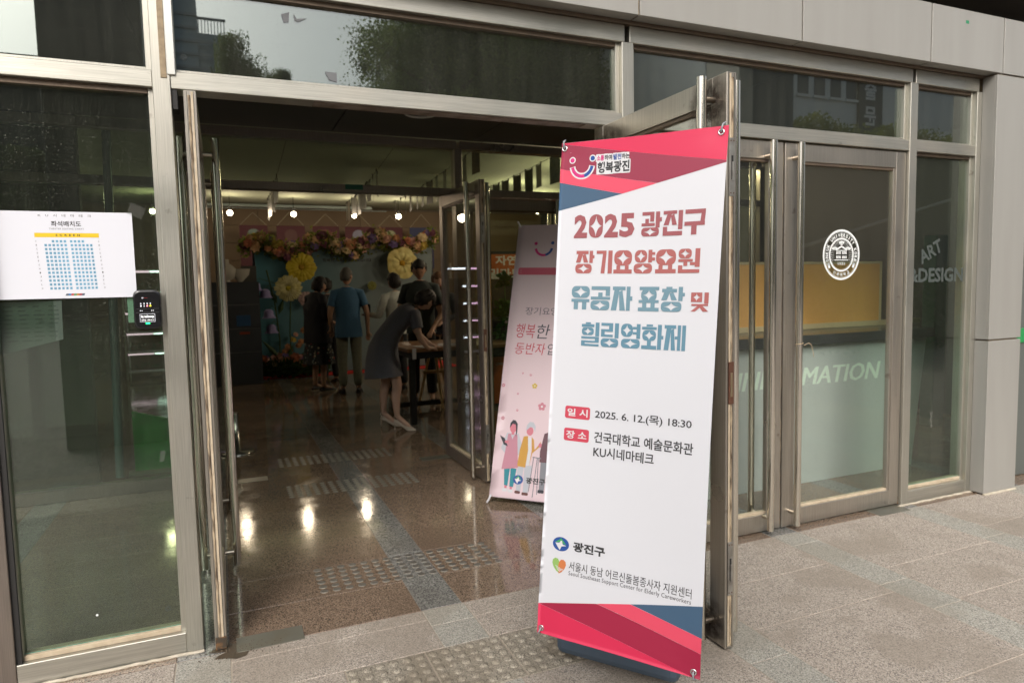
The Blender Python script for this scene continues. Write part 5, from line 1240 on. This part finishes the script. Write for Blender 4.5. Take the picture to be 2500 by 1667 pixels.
leafy('climbing_plant','leafy green climbing plant with small white blooms beside the pink banner edge','plant',(3.28,4.78,.68),26,(.06,.05,1.05),.12,(LF,),flowers=(5,mat('white_bloom',(.55,.45,.5),.6)))
# red carpet, backdrop and flowers
RC=mat('red_carpet',(.60,.018,.014),.85,noise=(30,.4,(.25,.01,.01)))
MB().box(.33,9.72,.001,4.3,12.2,.012,.003).build('red_carpet',RC,label='red carpet strip in front of the pale blue backdrop',cat='carpet')
bk=thing('photo_backdrop','pale blue event backdrop crowned with a flower garland and Korean lettering','backdrop',(2.2,10.08,0))
def bdm(nt,p):
    f=noise(nt,1.2,3); v=N(nt,'ShaderNodeTexCoord'); s_=N(nt,'ShaderNodeSeparateXYZ'); nt.links.new(v.outputs['Object'],s_.inputs[0])
    nt.links.new(mix(nt,ramp(nt,s_.outputs[0],-1.6,.6),(.06,.20,.25),(.15,.19,.20)),p.inputs['Base Color'])
MB().box(-1.62,0,.02,1.70,.05,2.42,.004).build('panel',mat('backdrop_print',(.15,.25,.28),.6,build=bdm),bk)
MB().box(-1.66,.051,0,1.74,.10,2.40,.004).build('frame',BLACKP,bk)
PBk=Print(lambda u,v,d:Vector((u-2.2,-.001-d,v))); mb=MB(); PBk.text(mb,'장기요양요원,',1.90,2.185,2.56,2.30,bold=.04); PBk.text(mb,'행복한 노후의 동반자입니다',1.775,2.105,2.69,2.165,bold=.03); mb.build('backdrop_lettering',P_INK,bk)
FCOL=[('peach_rose',(.40,.20,.10)),('blush_rose',(.40,.22,.17)),('cream_rose',(.42,.33,.19)),('plum_rose',(.10,.03,.05)),('violet_bloom',(.12,.08,.19)),('coral_bloom',(.32,.11,.06)),('yellow_bloom',(.34,.25,.05)),('dusty_rose',(.26,.12,.11)),('pale_apricot',(.45,.28,.15))]
fm=[]
for nm,c in FCOL:
    mb=MB(); 
    for L,(r_,z,k_) in enumerate(((.062,.0,7),(.046,.016,6),(.028,.028,5))):
        for i in range(k_):
            a=2*math.pi*i/k_+L*.4; cx,cy=r_*.55*math.cos(a),r_*.55*math.sin(a); vs=[(0,0,z),(cx-.5*r_*math.sin(a),cy+.5*r_*math.cos(a),z+.012),(r_*math.cos(a),r_*math.sin(a),z+.020-.012*L),(cx+.5*r_*math.sin(a),cy-.5*r_*math.cos(a),z+.012)]
            mb.add(vs,[(0,3,2,1)])
    mb.ball((0,0,.03),.016,.016,.014,7,5); c=tuple(min(.75,x*1.7) for x in c); fm.append(mb.mesh('flower',mat(nm,c,.7,noise=(40,.5,tuple(x*.6 for x in c)))))
def flowerbank(t,n,fn,smin=.7,smax=1.5,face=(0,-1,.2),seed=1):
    rnd=random.Random(seed)
    for i in range(n):
        x,y,z=fn(rnd,i/n); o=bpy.data.objects.new('flower',rnd.choice(fm)); COL.objects.link(o); o.parent=t; o.location=(x,y,z)
        d=Vector(face)+Vector((rnd.uniform(-.6,.6),0,rnd.uniform(-.5,.6))); o.rotation_euler=d.to_track_quat('Z','Y').to_euler(); o.scale=(rnd.uniform(smin,smax),)*3
ga=thing('flower_garland','long garland of peach, violet and cream flowers along the top of the backdrop','garland',(2.2,9.98,2.45))
flowerbank(ga,150,lambda r,f:(-1.83+3.58*f+r.gauss(0,.03),-.06+r.gauss(0,.05),(-.10+.10*math.sin(f*21)+.10*f)+r.uniform(-.12,.15)*(1 if f>.1 else .8)),1.0,1.9)
mb=MB(); rnd=random.Random(5)
for i in range(4200):
    f=rnd.random(); c=Vector((-1.86+3.64*f,rnd.gauss(.0,.07),-.10+.10*math.sin(f*21)+.10*f+rnd.gauss(0,.075))); d=Vector((rnd.uniform(-1,1),rnd.uniform(-1,.3),rnd.uniform(-.6,1))).normalized()*rnd.uniform(.05,.11); w=d.cross(Vector((.3,1,.2))).normalized()*.018
    mb.add([c,c+d*.5+w,c+d,c+d*.5-w],[(0,1,2,3)])
mb.build('garland_leaves',leafmat('garland_leaf',(.075,.11,.02),(.20,.21,.04),7),ga,kind='stuff')
def paperflower(label,loc,r_,petals,cp,cc,ragged=.12,group='giant paper flowers on the backdrop',stem=True):
    t=thing('paper_flower',label,'paper flower',loc,group=group); pm_=mat('petal_%s'%(cp,),cp,.6,noise=(8,.4,cc)); rnd=random.Random(int(loc[0]*50))
    for L,(rr_,zz) in enumerate(((1,.0),(.68,-.05))):
        for i in range(petals):
            a=2*math.pi*(i+.5*L)/petals; vs=[];fs=[]; nu,nv=7,6; w=math.pi/petals*1.05
            for q in range(nv+1):
                f=q/nv
                for p_ in range(nu):
                    g=(p_/(nu-1)-.5)*2; an=a+g*w*(math.sin(f*math.pi*.62)**.6 if f>0 else 0)*(1 if f>.02 else 0)
                    rad=r_*rr_*f*(1-.10*g*g)+ (rnd.uniform(-ragged,ragged)*r_*.35 if q==nv else 0)
                    vs.append((rad*math.cos(an),zz*r_-.22*r_*math.sin(f*2.2)+.07*r_*math.sin(g*7+i)*f,rad*math.sin(an)))
            for q in range(nv):
                for p_ in range(nu-1): fs.append((q*nu+p_,q*nu+p_+1,(q+1)*nu+p_+1,(q+1)*nu+p_))
            MB().add(vs,fs,True).build('petal',pm_,t)
    MB().ball((0,-.12*r_,0),r_*.2,r_*.14,r_*.2,14,9).build('flower_centre',mat('centre_%s'%(cc,),cc,.8,noise=(60,.8,tuple(x*.4 for x in cc))),t)
    return t
paperflower('big ragged yellow paper flower at the upper left of the backdrop',(1.36,9.90,2.0),.27,8,(.52,.42,.02),(.42,.25,.01))
paperflower('round white paper flower with a yellow heart, left of centre',(1.10,9.72,1.62),.24,14,(.55,.52,.28),(.45,.38,.02),.2)
paperflower('large pale yellow paper flower above the tall man at the backdrop right',(3.22,9.80,2.06),.31,5,(.62,.55,.22),(.50,.28,.01),.02)
paperflower('small pink paper flower behind the woman in black',(1.42,9.90,1.42),.14,6,(.42,.30,.30),(.4,.25,.2),.05)
paperflower('small green yellow paper flower near the middle right of the backdrop',(2.66,9.95,1.64),.09,8,(.16,.17,.04),(.3,.3,.05),.05)
GS=mat('paper_stem_green',(.035,.075,.02),.6)
bf=thing('bellflower_stem','tall green paper stem hung with lilac bell shaped flowers left of the backdrop','paper plant',(.80,9.75,0))
MB().tube([(.10,0,.1),(.12,0,.7),(.06,0,1.4),(-.05,0,1.95)],.014,8).build('stem',GS,bf)
LIL=mat('lilac_paper',(.28,.25,.48),.7)
for i,(x,z,sx) in enumerate(((-.25,1.66,1),(-.09,1.53,1),(-.05,1.17,1),(-.02,.90,1))):
    b=MB().rings([(x,-.05,z+.085,.01,.01),(x,-.05,z+.080,.045,.045),(x,-.05,z+.045,.078,.078),(x,-.05,z-.02,.085,.085),(x,-.05,z-.06,.105,.105,None,lambda a:1+.08*math.sin(a*6)),(x,-.05,z-.075,.122,.122,None,lambda a:1+.10*math.sin(a*6))],24,cap=False).build('bell',LIL,bf)
    MB().tube([(x,-.05,z+.083),(x+.06,-.03,z+.15),(.09,0,z+.05)],.006,6).build('bell_stalk',GS,b)
for a,b in (((.12,0,1.15),(.22,-.02,1.45)),((.10,0,1.35),(.0,-.02,1.6)),((.12,0,.35),(-.2,-.03,.72)),((.14,0,.2),(.36,-.02,.62))):
    a,b=Vector(a),Vector(b); d=b-a; w=d.cross(Vector((0,1,0))).normalized()*.05; MB().add([a,a+d*.4+w,b,a+d*.4-w,a+d*.4+Vector((0,-.02,0))],[(0,4,1),(0,3,4),(4,2,1),(4,3,2)]).build('paper_leaf',GS,bf)
MB().tube([(.32,.02,.1),(.30,.02,.8),(.34,.0,1.45)],.012,8).build('stem',GS,bf)
fb=thing('flower_bed','low bed of ferns and peach flowers at the foot of the backdrop','flower bed',(.95,9.86,.012))
flowerbank(fb,34,lambda r,f:(-.36+.85*f+r.gauss(0,.03),-.15+r.gauss(0,.05),.30+r.uniform(-.05,.07)),.9,1.6,seed=4)
flowerbank(fb,12,lambda r,f:(.05+.6*f,-.05+r.gauss(0,.03),.50+r.uniform(-.1,.35)),.7,1.1,seed=9)
mb=MB(); rnd=random.Random(8)
for i in range(1500):
    c=Vector((rnd.uniform(-.5,.75),rnd.gauss(-.1,.1),rnd.uniform(.02,.28))); d=Vector((rnd.uniform(-1,1),rnd.uniform(-1,.3),rnd.uniform(-.1,1))).normalized()*rnd.uniform(.08,.2); w=d.cross(Vector((.3,1,.2))).normalized()*.018
    mb.add([c,c+d*.5+w,c+d,c+d*.5-w],[(0,1,2,3)])
mb.build('fern_leaves',leafmat('fern_leaf',(.030,.070,.018),(.07,.12,.03),9),fb,kind='stuff')
# hanging wine coloured banners on the back wall
WN=mat('wine_cloth',(.045,.006,.012),.8,noise=(4,.4,(.03,.004,.010)))
for i,(a,b,l,c2) in enumerate(((.34,.82,'longest wine coloured hanging banner, above the left end of the garland',(.20,.27,.25)),(.97,1.47,'wine coloured hanging banner second from the left',(.12,.05,.05)),(1.61,2.09,'wine coloured hanging banner third from the left',(.16,.03,.05)),(2.20,2.70,'wine coloured hanging banner above the middle of the garland',(.25,.25,.36)),(2.82,3.31,'wine coloured hanging banner with a pale round motif, right of centre',(.34,.36,.22)),(3.45,3.93,'navy hanging banner at the right end of the row',(.05,.07,.16)))):
    f=15.177/13.177; x0,x1=a*f,b*f; zt=2.945; zb=2.02
    h=thing('hanging_banner',l,'hanging banner',((x0+x1)/2,12.0,zt),group='hanging banners above the garland'); w=(x1-x0)/2
    MB().box(-w,-.004,zb-zt,w,.004,0,.0015).build('cloth',WN if i<5 else mat('navy_cloth',(.02,.025,.07),.8),h)
    mb=MB(); Print(lambda u,v,d:Vector((u,-.0045-d,v))).poly(mb,ell(0.0,-.20,.13,.13,20),1); mb.build('print_motif',mat('motif_%d'%i,tuple(x*.5 for x in c2),.8),h)
    for s in (-1,1): MB().tube([(s*w*.95,0,0),(0,0,.30 if i%2 else .26)],.004,4).build('string',mat('pale_string',(.3,.28,.2),.8),h)
# track and spot lamps
TR=mat('galvanised_track',(.30,.36,.35),.35,.8)
tk=thing('lighting_track','pale metal lighting track running across the lobby ceiling at the back','lighting track',(1.9,12.1,3.36)); MB().box(-2.6,-.03,-.03,1.25,.03,.03,.004).build('rail',TR,tk)
MB().tube([(-2.6,.08,-.05),(1.6,.08,-.05)],.012,6).build('conduit',TR,tk)
BULB=mat('lit_warm_bulb',(1,.9,.7),.4,emit=(1,.86,.62),es=9)
def lamp(x,y,z,l,e=10,r_=.052,vis=True):
    t=thing('spot_lamp',l,'lamp',(x,y,z),group='lit spot lamps along the back of the lobby')
    MB().ball((0,0,0),r_,r_,r_,16,10).build('bulb',BULB,t); MB().tube([(0,.0,r_*.8),(0,.01,r_*2.2)],[r_*.8,r_*.55],12).build('lamp_cap',BLACKP,t); MB().tube([(0,.01,r_*2),(0,.01,3.41-z)],.006,6).build('cable',BLACKP,t)
    ld=bpy.data.lights.new('lamp_light','POINT'); ld.energy=e; ld.color=(1,.80,.56); ld.shadow_soft_size=.08; lo=bpy.data.objects.new('lamp_light',ld); COL.objects.link(lo); lo.parent=t; lo.location=(0,-.12,-.02)
for x,l in ((.215,'lit spot lamp furthest left, beside the left pull bar'),(1.385,'lit spot lamp above the second hanging banner'),(2.575,'lit spot lamp above the middle of the garland'),(3.50,'lit spot lamp beside the cluster of hanging cards'),(-1.1,'lit spot lamp behind the left door post'),(5.35,'lit spot lamp above the orange display')): lamp(x,11.05,3.085,l)
for x,y,l in ((5.0,8.2,'small lit spot lamp near the right lobby wall'),(5.9,9.3,'small lit spot lamp far right')): lamp(x,y,3.05,l,20,.045)
for x,y,l in ((-2.95,6.4,'added fill lamp by the left lobby wall'),(-2.95,8.9,'added fill lamp by the left lobby wall, further back'),(5.3,6.2,'added fill lamp above the dark orange headed display'),(4.7,3.9,'added fill lamp just inside the inner screen, behind the white banner')): lamp(x,y,3.1,l,18 if x<0 else 48,.045)  # added fill lamps out of view, lifting the dim lobby
# cards pegged on strings
CARD=[mat('card_%d'%i,c,.3,noise=(9,.9,d)) for i,(c,d) in enumerate((((.12,.10,.08),(.30,.26,.20)),((.06,.075,.065),(.20,.20,.17)),((.20,.13,.08),(.05,.05,.05)),((.30,.28,.24),(.10,.09,.08)),((.09,.13,.16),(.28,.27,.25))))]
STR=mat('thin_cord',(.05,.045,.04),.8)
lines=[('far left cord of hanging photo cards above the lobby',.75,.86,5.0,10.4,3.22,9,7.1),('second cord of hanging photo cards, above the man in blue',2.02,2.35,5.2,10.8,3.25,11,6.6),('third cord of hanging photo cards, just left of the inner post',2.95,3.25,4.4,10.5,3.27,12,4.9),('fourth cord of large hanging photo cards, above the pink banner',4.10,4.35,4.2,9.5,3.28,11,4.6)]
cid=0
for l,xa,xb,ya,yb,z,nc,ys in lines:
    pts=[(xa+(xb-xa)*t/10,ya+(yb-ya)*t/10,z+.12*(t/10-.5)**2*2-.03) for t in range(11)]
    MB().tube(pts,.004,4).build('cord',STR,label=l,cat='cord',group='cords strung under the lobby ceiling')
    for k in range(nc):
        y=ys+(yb-.3-ys)*k/(nc-1)+random.uniform(-.05,.05); x=xa+(xb-xa)*(y-ya)/(yb-ya); f=(y-ya)/(yb-ya); zz=z+.12*(f-.5)**2*2-.03
        w,h=random.uniform(.11,.15),random.uniform(.30,.40)
        c=thing('photo_card','%s photo card from the near end of the %s'%(('first','second','third','fourth','fifth','sixth','seventh','eighth','ninth','tenth','eleventh','twelfth')[k],('far left cord','second cord from the left','third cord from the left','rightmost cord')[cid]),'card',(x,y,zz),math.atan2(yb-ya,xb-xa)+random.uniform(-.25,.25),group='photo cards pegged on cords under the lobby ceiling')
        MB().box(-w,-.002,-h,w,.002,-.012,.0008).build('card_sheet',CARD[(k+cid)%5],c)
        for s in (-1,1): MB().box(s*w*.8-.008,-.008,-.03,s*w*.8+.008,.008,.012,.001).build('peg',STR,c)
        if k%3==0: MB().box(-w*.7,-.003,-h*.8,w*.7,-.0021,-h*.25).build('card_picture',CARD[(k+2)%5],c)
    cid+=1
# cabinets at the left
cb=thing('display_cabinet','dark glass display cabinet with a white bust on top at the back left','cabinet',(.10,9.35,0))
MB().box(-.55,-.25,0,.48,.25,1.74,.006).build('carcass',mat('black_cabinet',(.022,.024,.026),.3),cb)
for z in (.55,.95,1.35): MB().box(-.53,-.262,z,.46,-.251,z+.012,.001).build('shelf_edge',mat('dim_edge',(.12,.12,.12),.4),cb)
MB().box(.10,-.27,1.0,.32,-.252,1.18,.002).build('blue_box',mat('blue_box',(.02,.08,.2),.5),cb)
MB().box(.14,-.27,.86,.30,-.252,.90,.002).build('orange_label',mat('orange_label',(.35,.06,.02),.5),cb)
bu=thing('display_bust','white jewellery bust standing on the dark cabinet','bust',(.08,9.3,1.741)); BW=mat('bust_white',(.45,.43,.38),.6)
MB().rings([(0,0,0,.07,.05),(0,0,.03,.05,.035),(0,0,.06,.13,.08),(0,0,.22,.16,.09),(0,0,.28,.10,.07),(0,0,.31,.05,.05),(0,0,.38,.05,.05)],18).build('torso',BW,bu)
MB().rings([(.22,.05,.0,.03,.03),(.22,.05,.12,.14,.06),(.22,.05,.22,.16,.07)],12).build('stand_fan',BW,bu)
cw=thing('brown_shelf','brown wooden shelf unit with pale papers beside the backdrop','shelf',(.43,9.75,0)); BRWN=mat('dark_brown_wood',(.050,.030,.022),.5)
MB().box(-.11,-.2,0,.14,.2,1.30,.004).build('carcass',BRWN,cw); MB().box(-.115,-.21,.66,.145,-.2005,.69,.001).build('shelf_strip',mat('pale_strip',(.35,.32,.27),.5),cw); MB().box(-.115,-.21,1.28,.145,-.2005,1.31,.001).build('shelf_strip',MATS['pale_strip'],cw)
for k in range(7): MB().box(-.11+.08*(k%3),-.19,1.42+.11*(k//3)+.0,-.04+.08*(k%3),-.185,1.50+.11*(k//3),.001).build('paper_note',mat('note_%d'%(k%3),((.3,.3,.26),(.2,.22,.2),(.35,.33,.3))[k%3],.7),cw)
MB().box(-.11,-.18,1.311,.14,.0,2.02,.002).build('back_board',mat('back_board',(.06,.06,.055),.7),cw)
MB().rings([(0,0,0,.16,.16),(0,0,.02,.16,.16),(0,0,.021,.03,.03),(0,0,.40,.025,.025)],24).build('stool_foot',mat('chrome_foot',(.4,.4,.38),.2,.9),label='round chrome stool foot standing at the left behind the pull bar',cat='stool').location=(.06,3.9,0)
# ================================================================ ACROSS THE PLAZA (seen mirrored in the glass)
MB().box(-1.525,-5.75,0,-.615,-4.71,5.4,.02).build('column',DPILL,label='dark stone column standing in the plaza, mirrored in the left panes',cat='column')
FOL=leafmat('conifer_foliage',(.05,.085,.03),(.22,.27,.08),7,.5); BARK=mat('bark',(.08,.055,.04),.9)
def crown_mesh(seed,n,shape):
    rnd=random.Random(seed); mb=MB(); cl_=[]
    for _ in range(160 if shape=='broad' else 70):
        z=rnd.uniform(.06,1)
        rmax=(.30*math.sin(math.pi*min(1,(z-.02)/.98)**.6)+.04) if shape=='broad' else .30*(1-z)**.8+.015
        a=rnd.uniform(0,2*math.pi); r_=rmax*math.sqrt(rnd.random()); cl_.append((Vector((r_*math.cos(a),r_*math.sin(a),z)),rnd.uniform(.04,.09)*(1.1-z*.5)))
    rs=np.random.RandomState(seed); cc=np.array([tuple(c)+(s,) for c,s in cl_]); ii=rs.randint(0,len(cc),n); P_=cc[ii,:3]+np.clip(rs.normal(0,1,(n,3)),-1.5,1.5)*cc[ii,3:4]*np.array([.8,.8,.55])
    return leaves('crown',FOL,P_,(.0045,.0095),.36,seed,(-.8,.5))
CR={'broad':[crown_mesh(1,130000,'broad'),crown_mesh(2,130000,'broad')],'spire':[crown_mesh(3,60000,'spire'),crown_mesh(4,60000,'spire')]}
tkm=MB().tube([(0,0,0),(.004,0,.3),(-.004,0,.6),(0,0,.92)],[.022,.016,.010,.003],8)
for k in range(9): a=k*2.4; z=.25+.07*k; tkm.tube([(0,0,z),(.12*math.cos(a),.12*math.sin(a),z+.07),(.24*math.cos(a)*(1-z*.5),.24*math.sin(a)*(1-z*.5),z+.12)],[.007,.005,.001],5)
tkm=tkm.mesh('trunk',BARK); tks=MB().tube([(0,0,0),(.002,0,.5),(0,0,.93)],[.014,.008,.002],8).mesh('trunk',BARK)
T_=[ # x, y, height, width factor, shape, label
 (1.45,-40,16.3,.9,'spire','small conifer mirrored before the tower, the pointed one'),(3.9,-41,14.6,.62,'broad','small round topped tree mirrored in the centre transom'),(-.9,-42,13.3,.75,'broad','low bushy tree mirrored at the foot of the tower'),
 (13.2,-40,24,1.0,'broad','tall tree at the edge of the grove, against the pale sky'),(18.5,-38,26,1.1,'broad','tall dense tree, second in the grove'),(23.5,-41,27,1.1,'broad','tall dense tree in the middle of the grove'),(28.5,-38,25,1.15,'broad','tall dense tree past the middle of the grove'),(34,-40,27,1.1,'broad','tall tree near the far end of the grove'),(40,-39,25,1.1,'broad','tall tree at the far end of the grove'),
 (18,-48,26,1.2,'broad','rear row tree behind the grove edge'),(26,-50,28,1.2,'broad','rear row tree behind the middle of the grove'),(34,-49,28,1.2,'broad','rear row tree behind the far grove'),(-15,-36,11,1.4,'broad','bushy tree mirrored low in the left pane'),(-20,-38,12,1.4,'broad','second bushy tree mirrored low in the left pane'),(-10,-45,10,1.5,'broad','low tree behind the dark column')]
for i,(x,y,h,w,shp,l) in enumerate(T_):
    t=thing('tree',l,'tree',(x,y,0),i*1.3,group='trees across the plaza mirrored in the glass')
    c=bpy.data.objects.new('crown',CR[shp][i%2]); COL.objects.link(c); c.parent=t; c.scale=(h*w*.9,h*w*.9,h)
    c=bpy.data.objects.new('trunk',tkm if h>20 else tks); COL.objects.link(c); c.parent=t; c.scale=(h,h,h)
# tower
TW=mat('tower_glass',(.38,.46,.51),.45,.0,noise=(.05,.5,(.30,.38,.43))); TB=mat('tower_band',(.33,.37,.40),.5)
tw=thing('tower','blue grey office tower with stepped roof mirrored in the centre transom','tower',(-9,-200,0))
MB().box(-14,-12,0,6.6,12,75).build('shaft',TW,tw); MB().box(6.6,-10,0,13.2,10,67,.1).build('wing',TW,tw)
for k in range(22): MB().box(-14.2,12.0,3+k*3.2,13.3 if k<20 else 6.7,12.3,3.7+k*3.2).build('floor_band',TB,tw)
for k in range(9): MB().box(6.8+k*.75,9.2,67,7.0+k*.75,9.8,70.6).build('roof_fin',TB,tw)
MB().box(6.6,9,70.6,13.3,10,71).build('roof_rail',TB,tw);
# low dark building far left with vent
lo_=thing('low_building','low dark roofed building mirrored at the far left','building',(-30,-60,0)); MB().box(-30,-8,0,27,8,17.6).build('wall',mat('dark_facade',(.06,.065,.075),.6),lo_); MB().rings([(21.5,7,17.6,.7,.7),(21.5,7,18.7,.7,.7),(21.5,7,19.0,1.9,1.9),(21.5,7,19.5,1.2,1.2)],16).build('roof_vent',BLACKP,lo_)
# terrace wall, hedge, white building
DG=mat('dark_grey_render',(.105,.112,.118),.7,noise=(.8,.3,(.09,.095,.095)))
MB().box(9.6,-8.6,0,9.95,-7.6,7,.02).build('column',mat('mid_grey_render',(.30,.29,.26),.7),label='pale grey pier mirrored in the right transom',cat='pier')
MB().box(10.05,-9.2,0,11.42,-8.0,7,.02).build('column',DG,label='broad dark grey pier mirrored in the right transom',cat='pier')
rw=thing('retaining_wall','dark grey terrace retaining wall with a pale handrail across the plaza','wall',(16,-8.4,0))
MB().box(-4.55,-.4,0,9,0,4.62,.02).build('wall',DG,rw)
MB().tube([(-4.5,.12,2.2),(3,.12,4.0)],.04,8).build('handrail',mat('pale_rail',(.45,.45,.45),.4),rw)
hg=thing('hedge','clipped yellow green hedge on top of the terrace wall','hedge',(14.9,-8.75,4.55))
mb=MB(); rnd=random.Random(2)
for i in range(16000):
    x=rnd.uniform(-4.2,5.5); c=Vector((x,rnd.gauss(0,.22),rnd.uniform(.0,.62+.12*math.sin(x*2.3)+.08*math.sin(x*5)))); d=Vector((rnd.uniform(-1,1),rnd.uniform(-1,1),rnd.uniform(-.3,1))).normalized()*.08; w=d.cross(Vector((.3,1,.2))).normalized()*.03
    mb.add([c,c+d*.5+w,c+d,c+d*.5-w],[(0,1,2,3)])
mb.build('foliage',leafmat('hedge_leaf',(.12,.15,.03),(.20,.21,.045),1.2,.45),hg)
sh_=thing('shrub_slope','bank of low green shrubs at the foot of the terrace wall','shrubs',(15,-7.4,0),kind='stuff'); mb=MB()
for i in range(9000):
    x=rnd.uniform(-4.5,8); c=Vector((x,rnd.uniform(-.8,.5),rnd.uniform(0,1.5+.3*math.sin(x)))); d=Vector((rnd.uniform(-1,1),rnd.uniform(-1,1),rnd.uniform(-.3,1))).normalized()*.14; w=d.cross(Vector((.3,1,.2))).normalized()*.05
    mb.add([c,c+d*.5+w,c+d,c+d*.5-w],[(0,1,2,3)])
mb.build('foliage',leafmat('shrub_leaf',(.05,.10,.03),(.08,.12,.035),2),sh_,kind='stuff')
wbld=thing('white_building','pale panelled building with tall dark windows behind the hedge','building',(36,-24,0)); WF=mat('pale_facade',(.62,.64,.64),.6)
MB().box(-14,-10,0,16,0,16,.02).build('wall',WF,wbld)
for k in range(5):
    w_=MB().box(-9.3+k*1.15,.0,11.2,-8.55+k*1.15,.02,14.2).build('window',mat('dark_window',(.03,.035,.04),.2),wbld); MB().box(-9.4+k*1.15,.0,11.05,-8.45+k*1.15,.12,11.18).build('window_sill',WF,w_)
MB().box(-3.9,.0,6.4,-2.1,.15,14.5,.02).build('sign_board',mat('dark_sign',(.015,.018,.018),.4),wbld)
mb=MB()
for k,c in enumerate('예술문'): Print(lambda u,v,d:Vector((-u,.155+d,v))).text(mb,c,2.6,12.6-k*1.35,3.5,13.6-k*1.35,bold=.03)
mb.build('sign_lettering',P_WH,wbld)
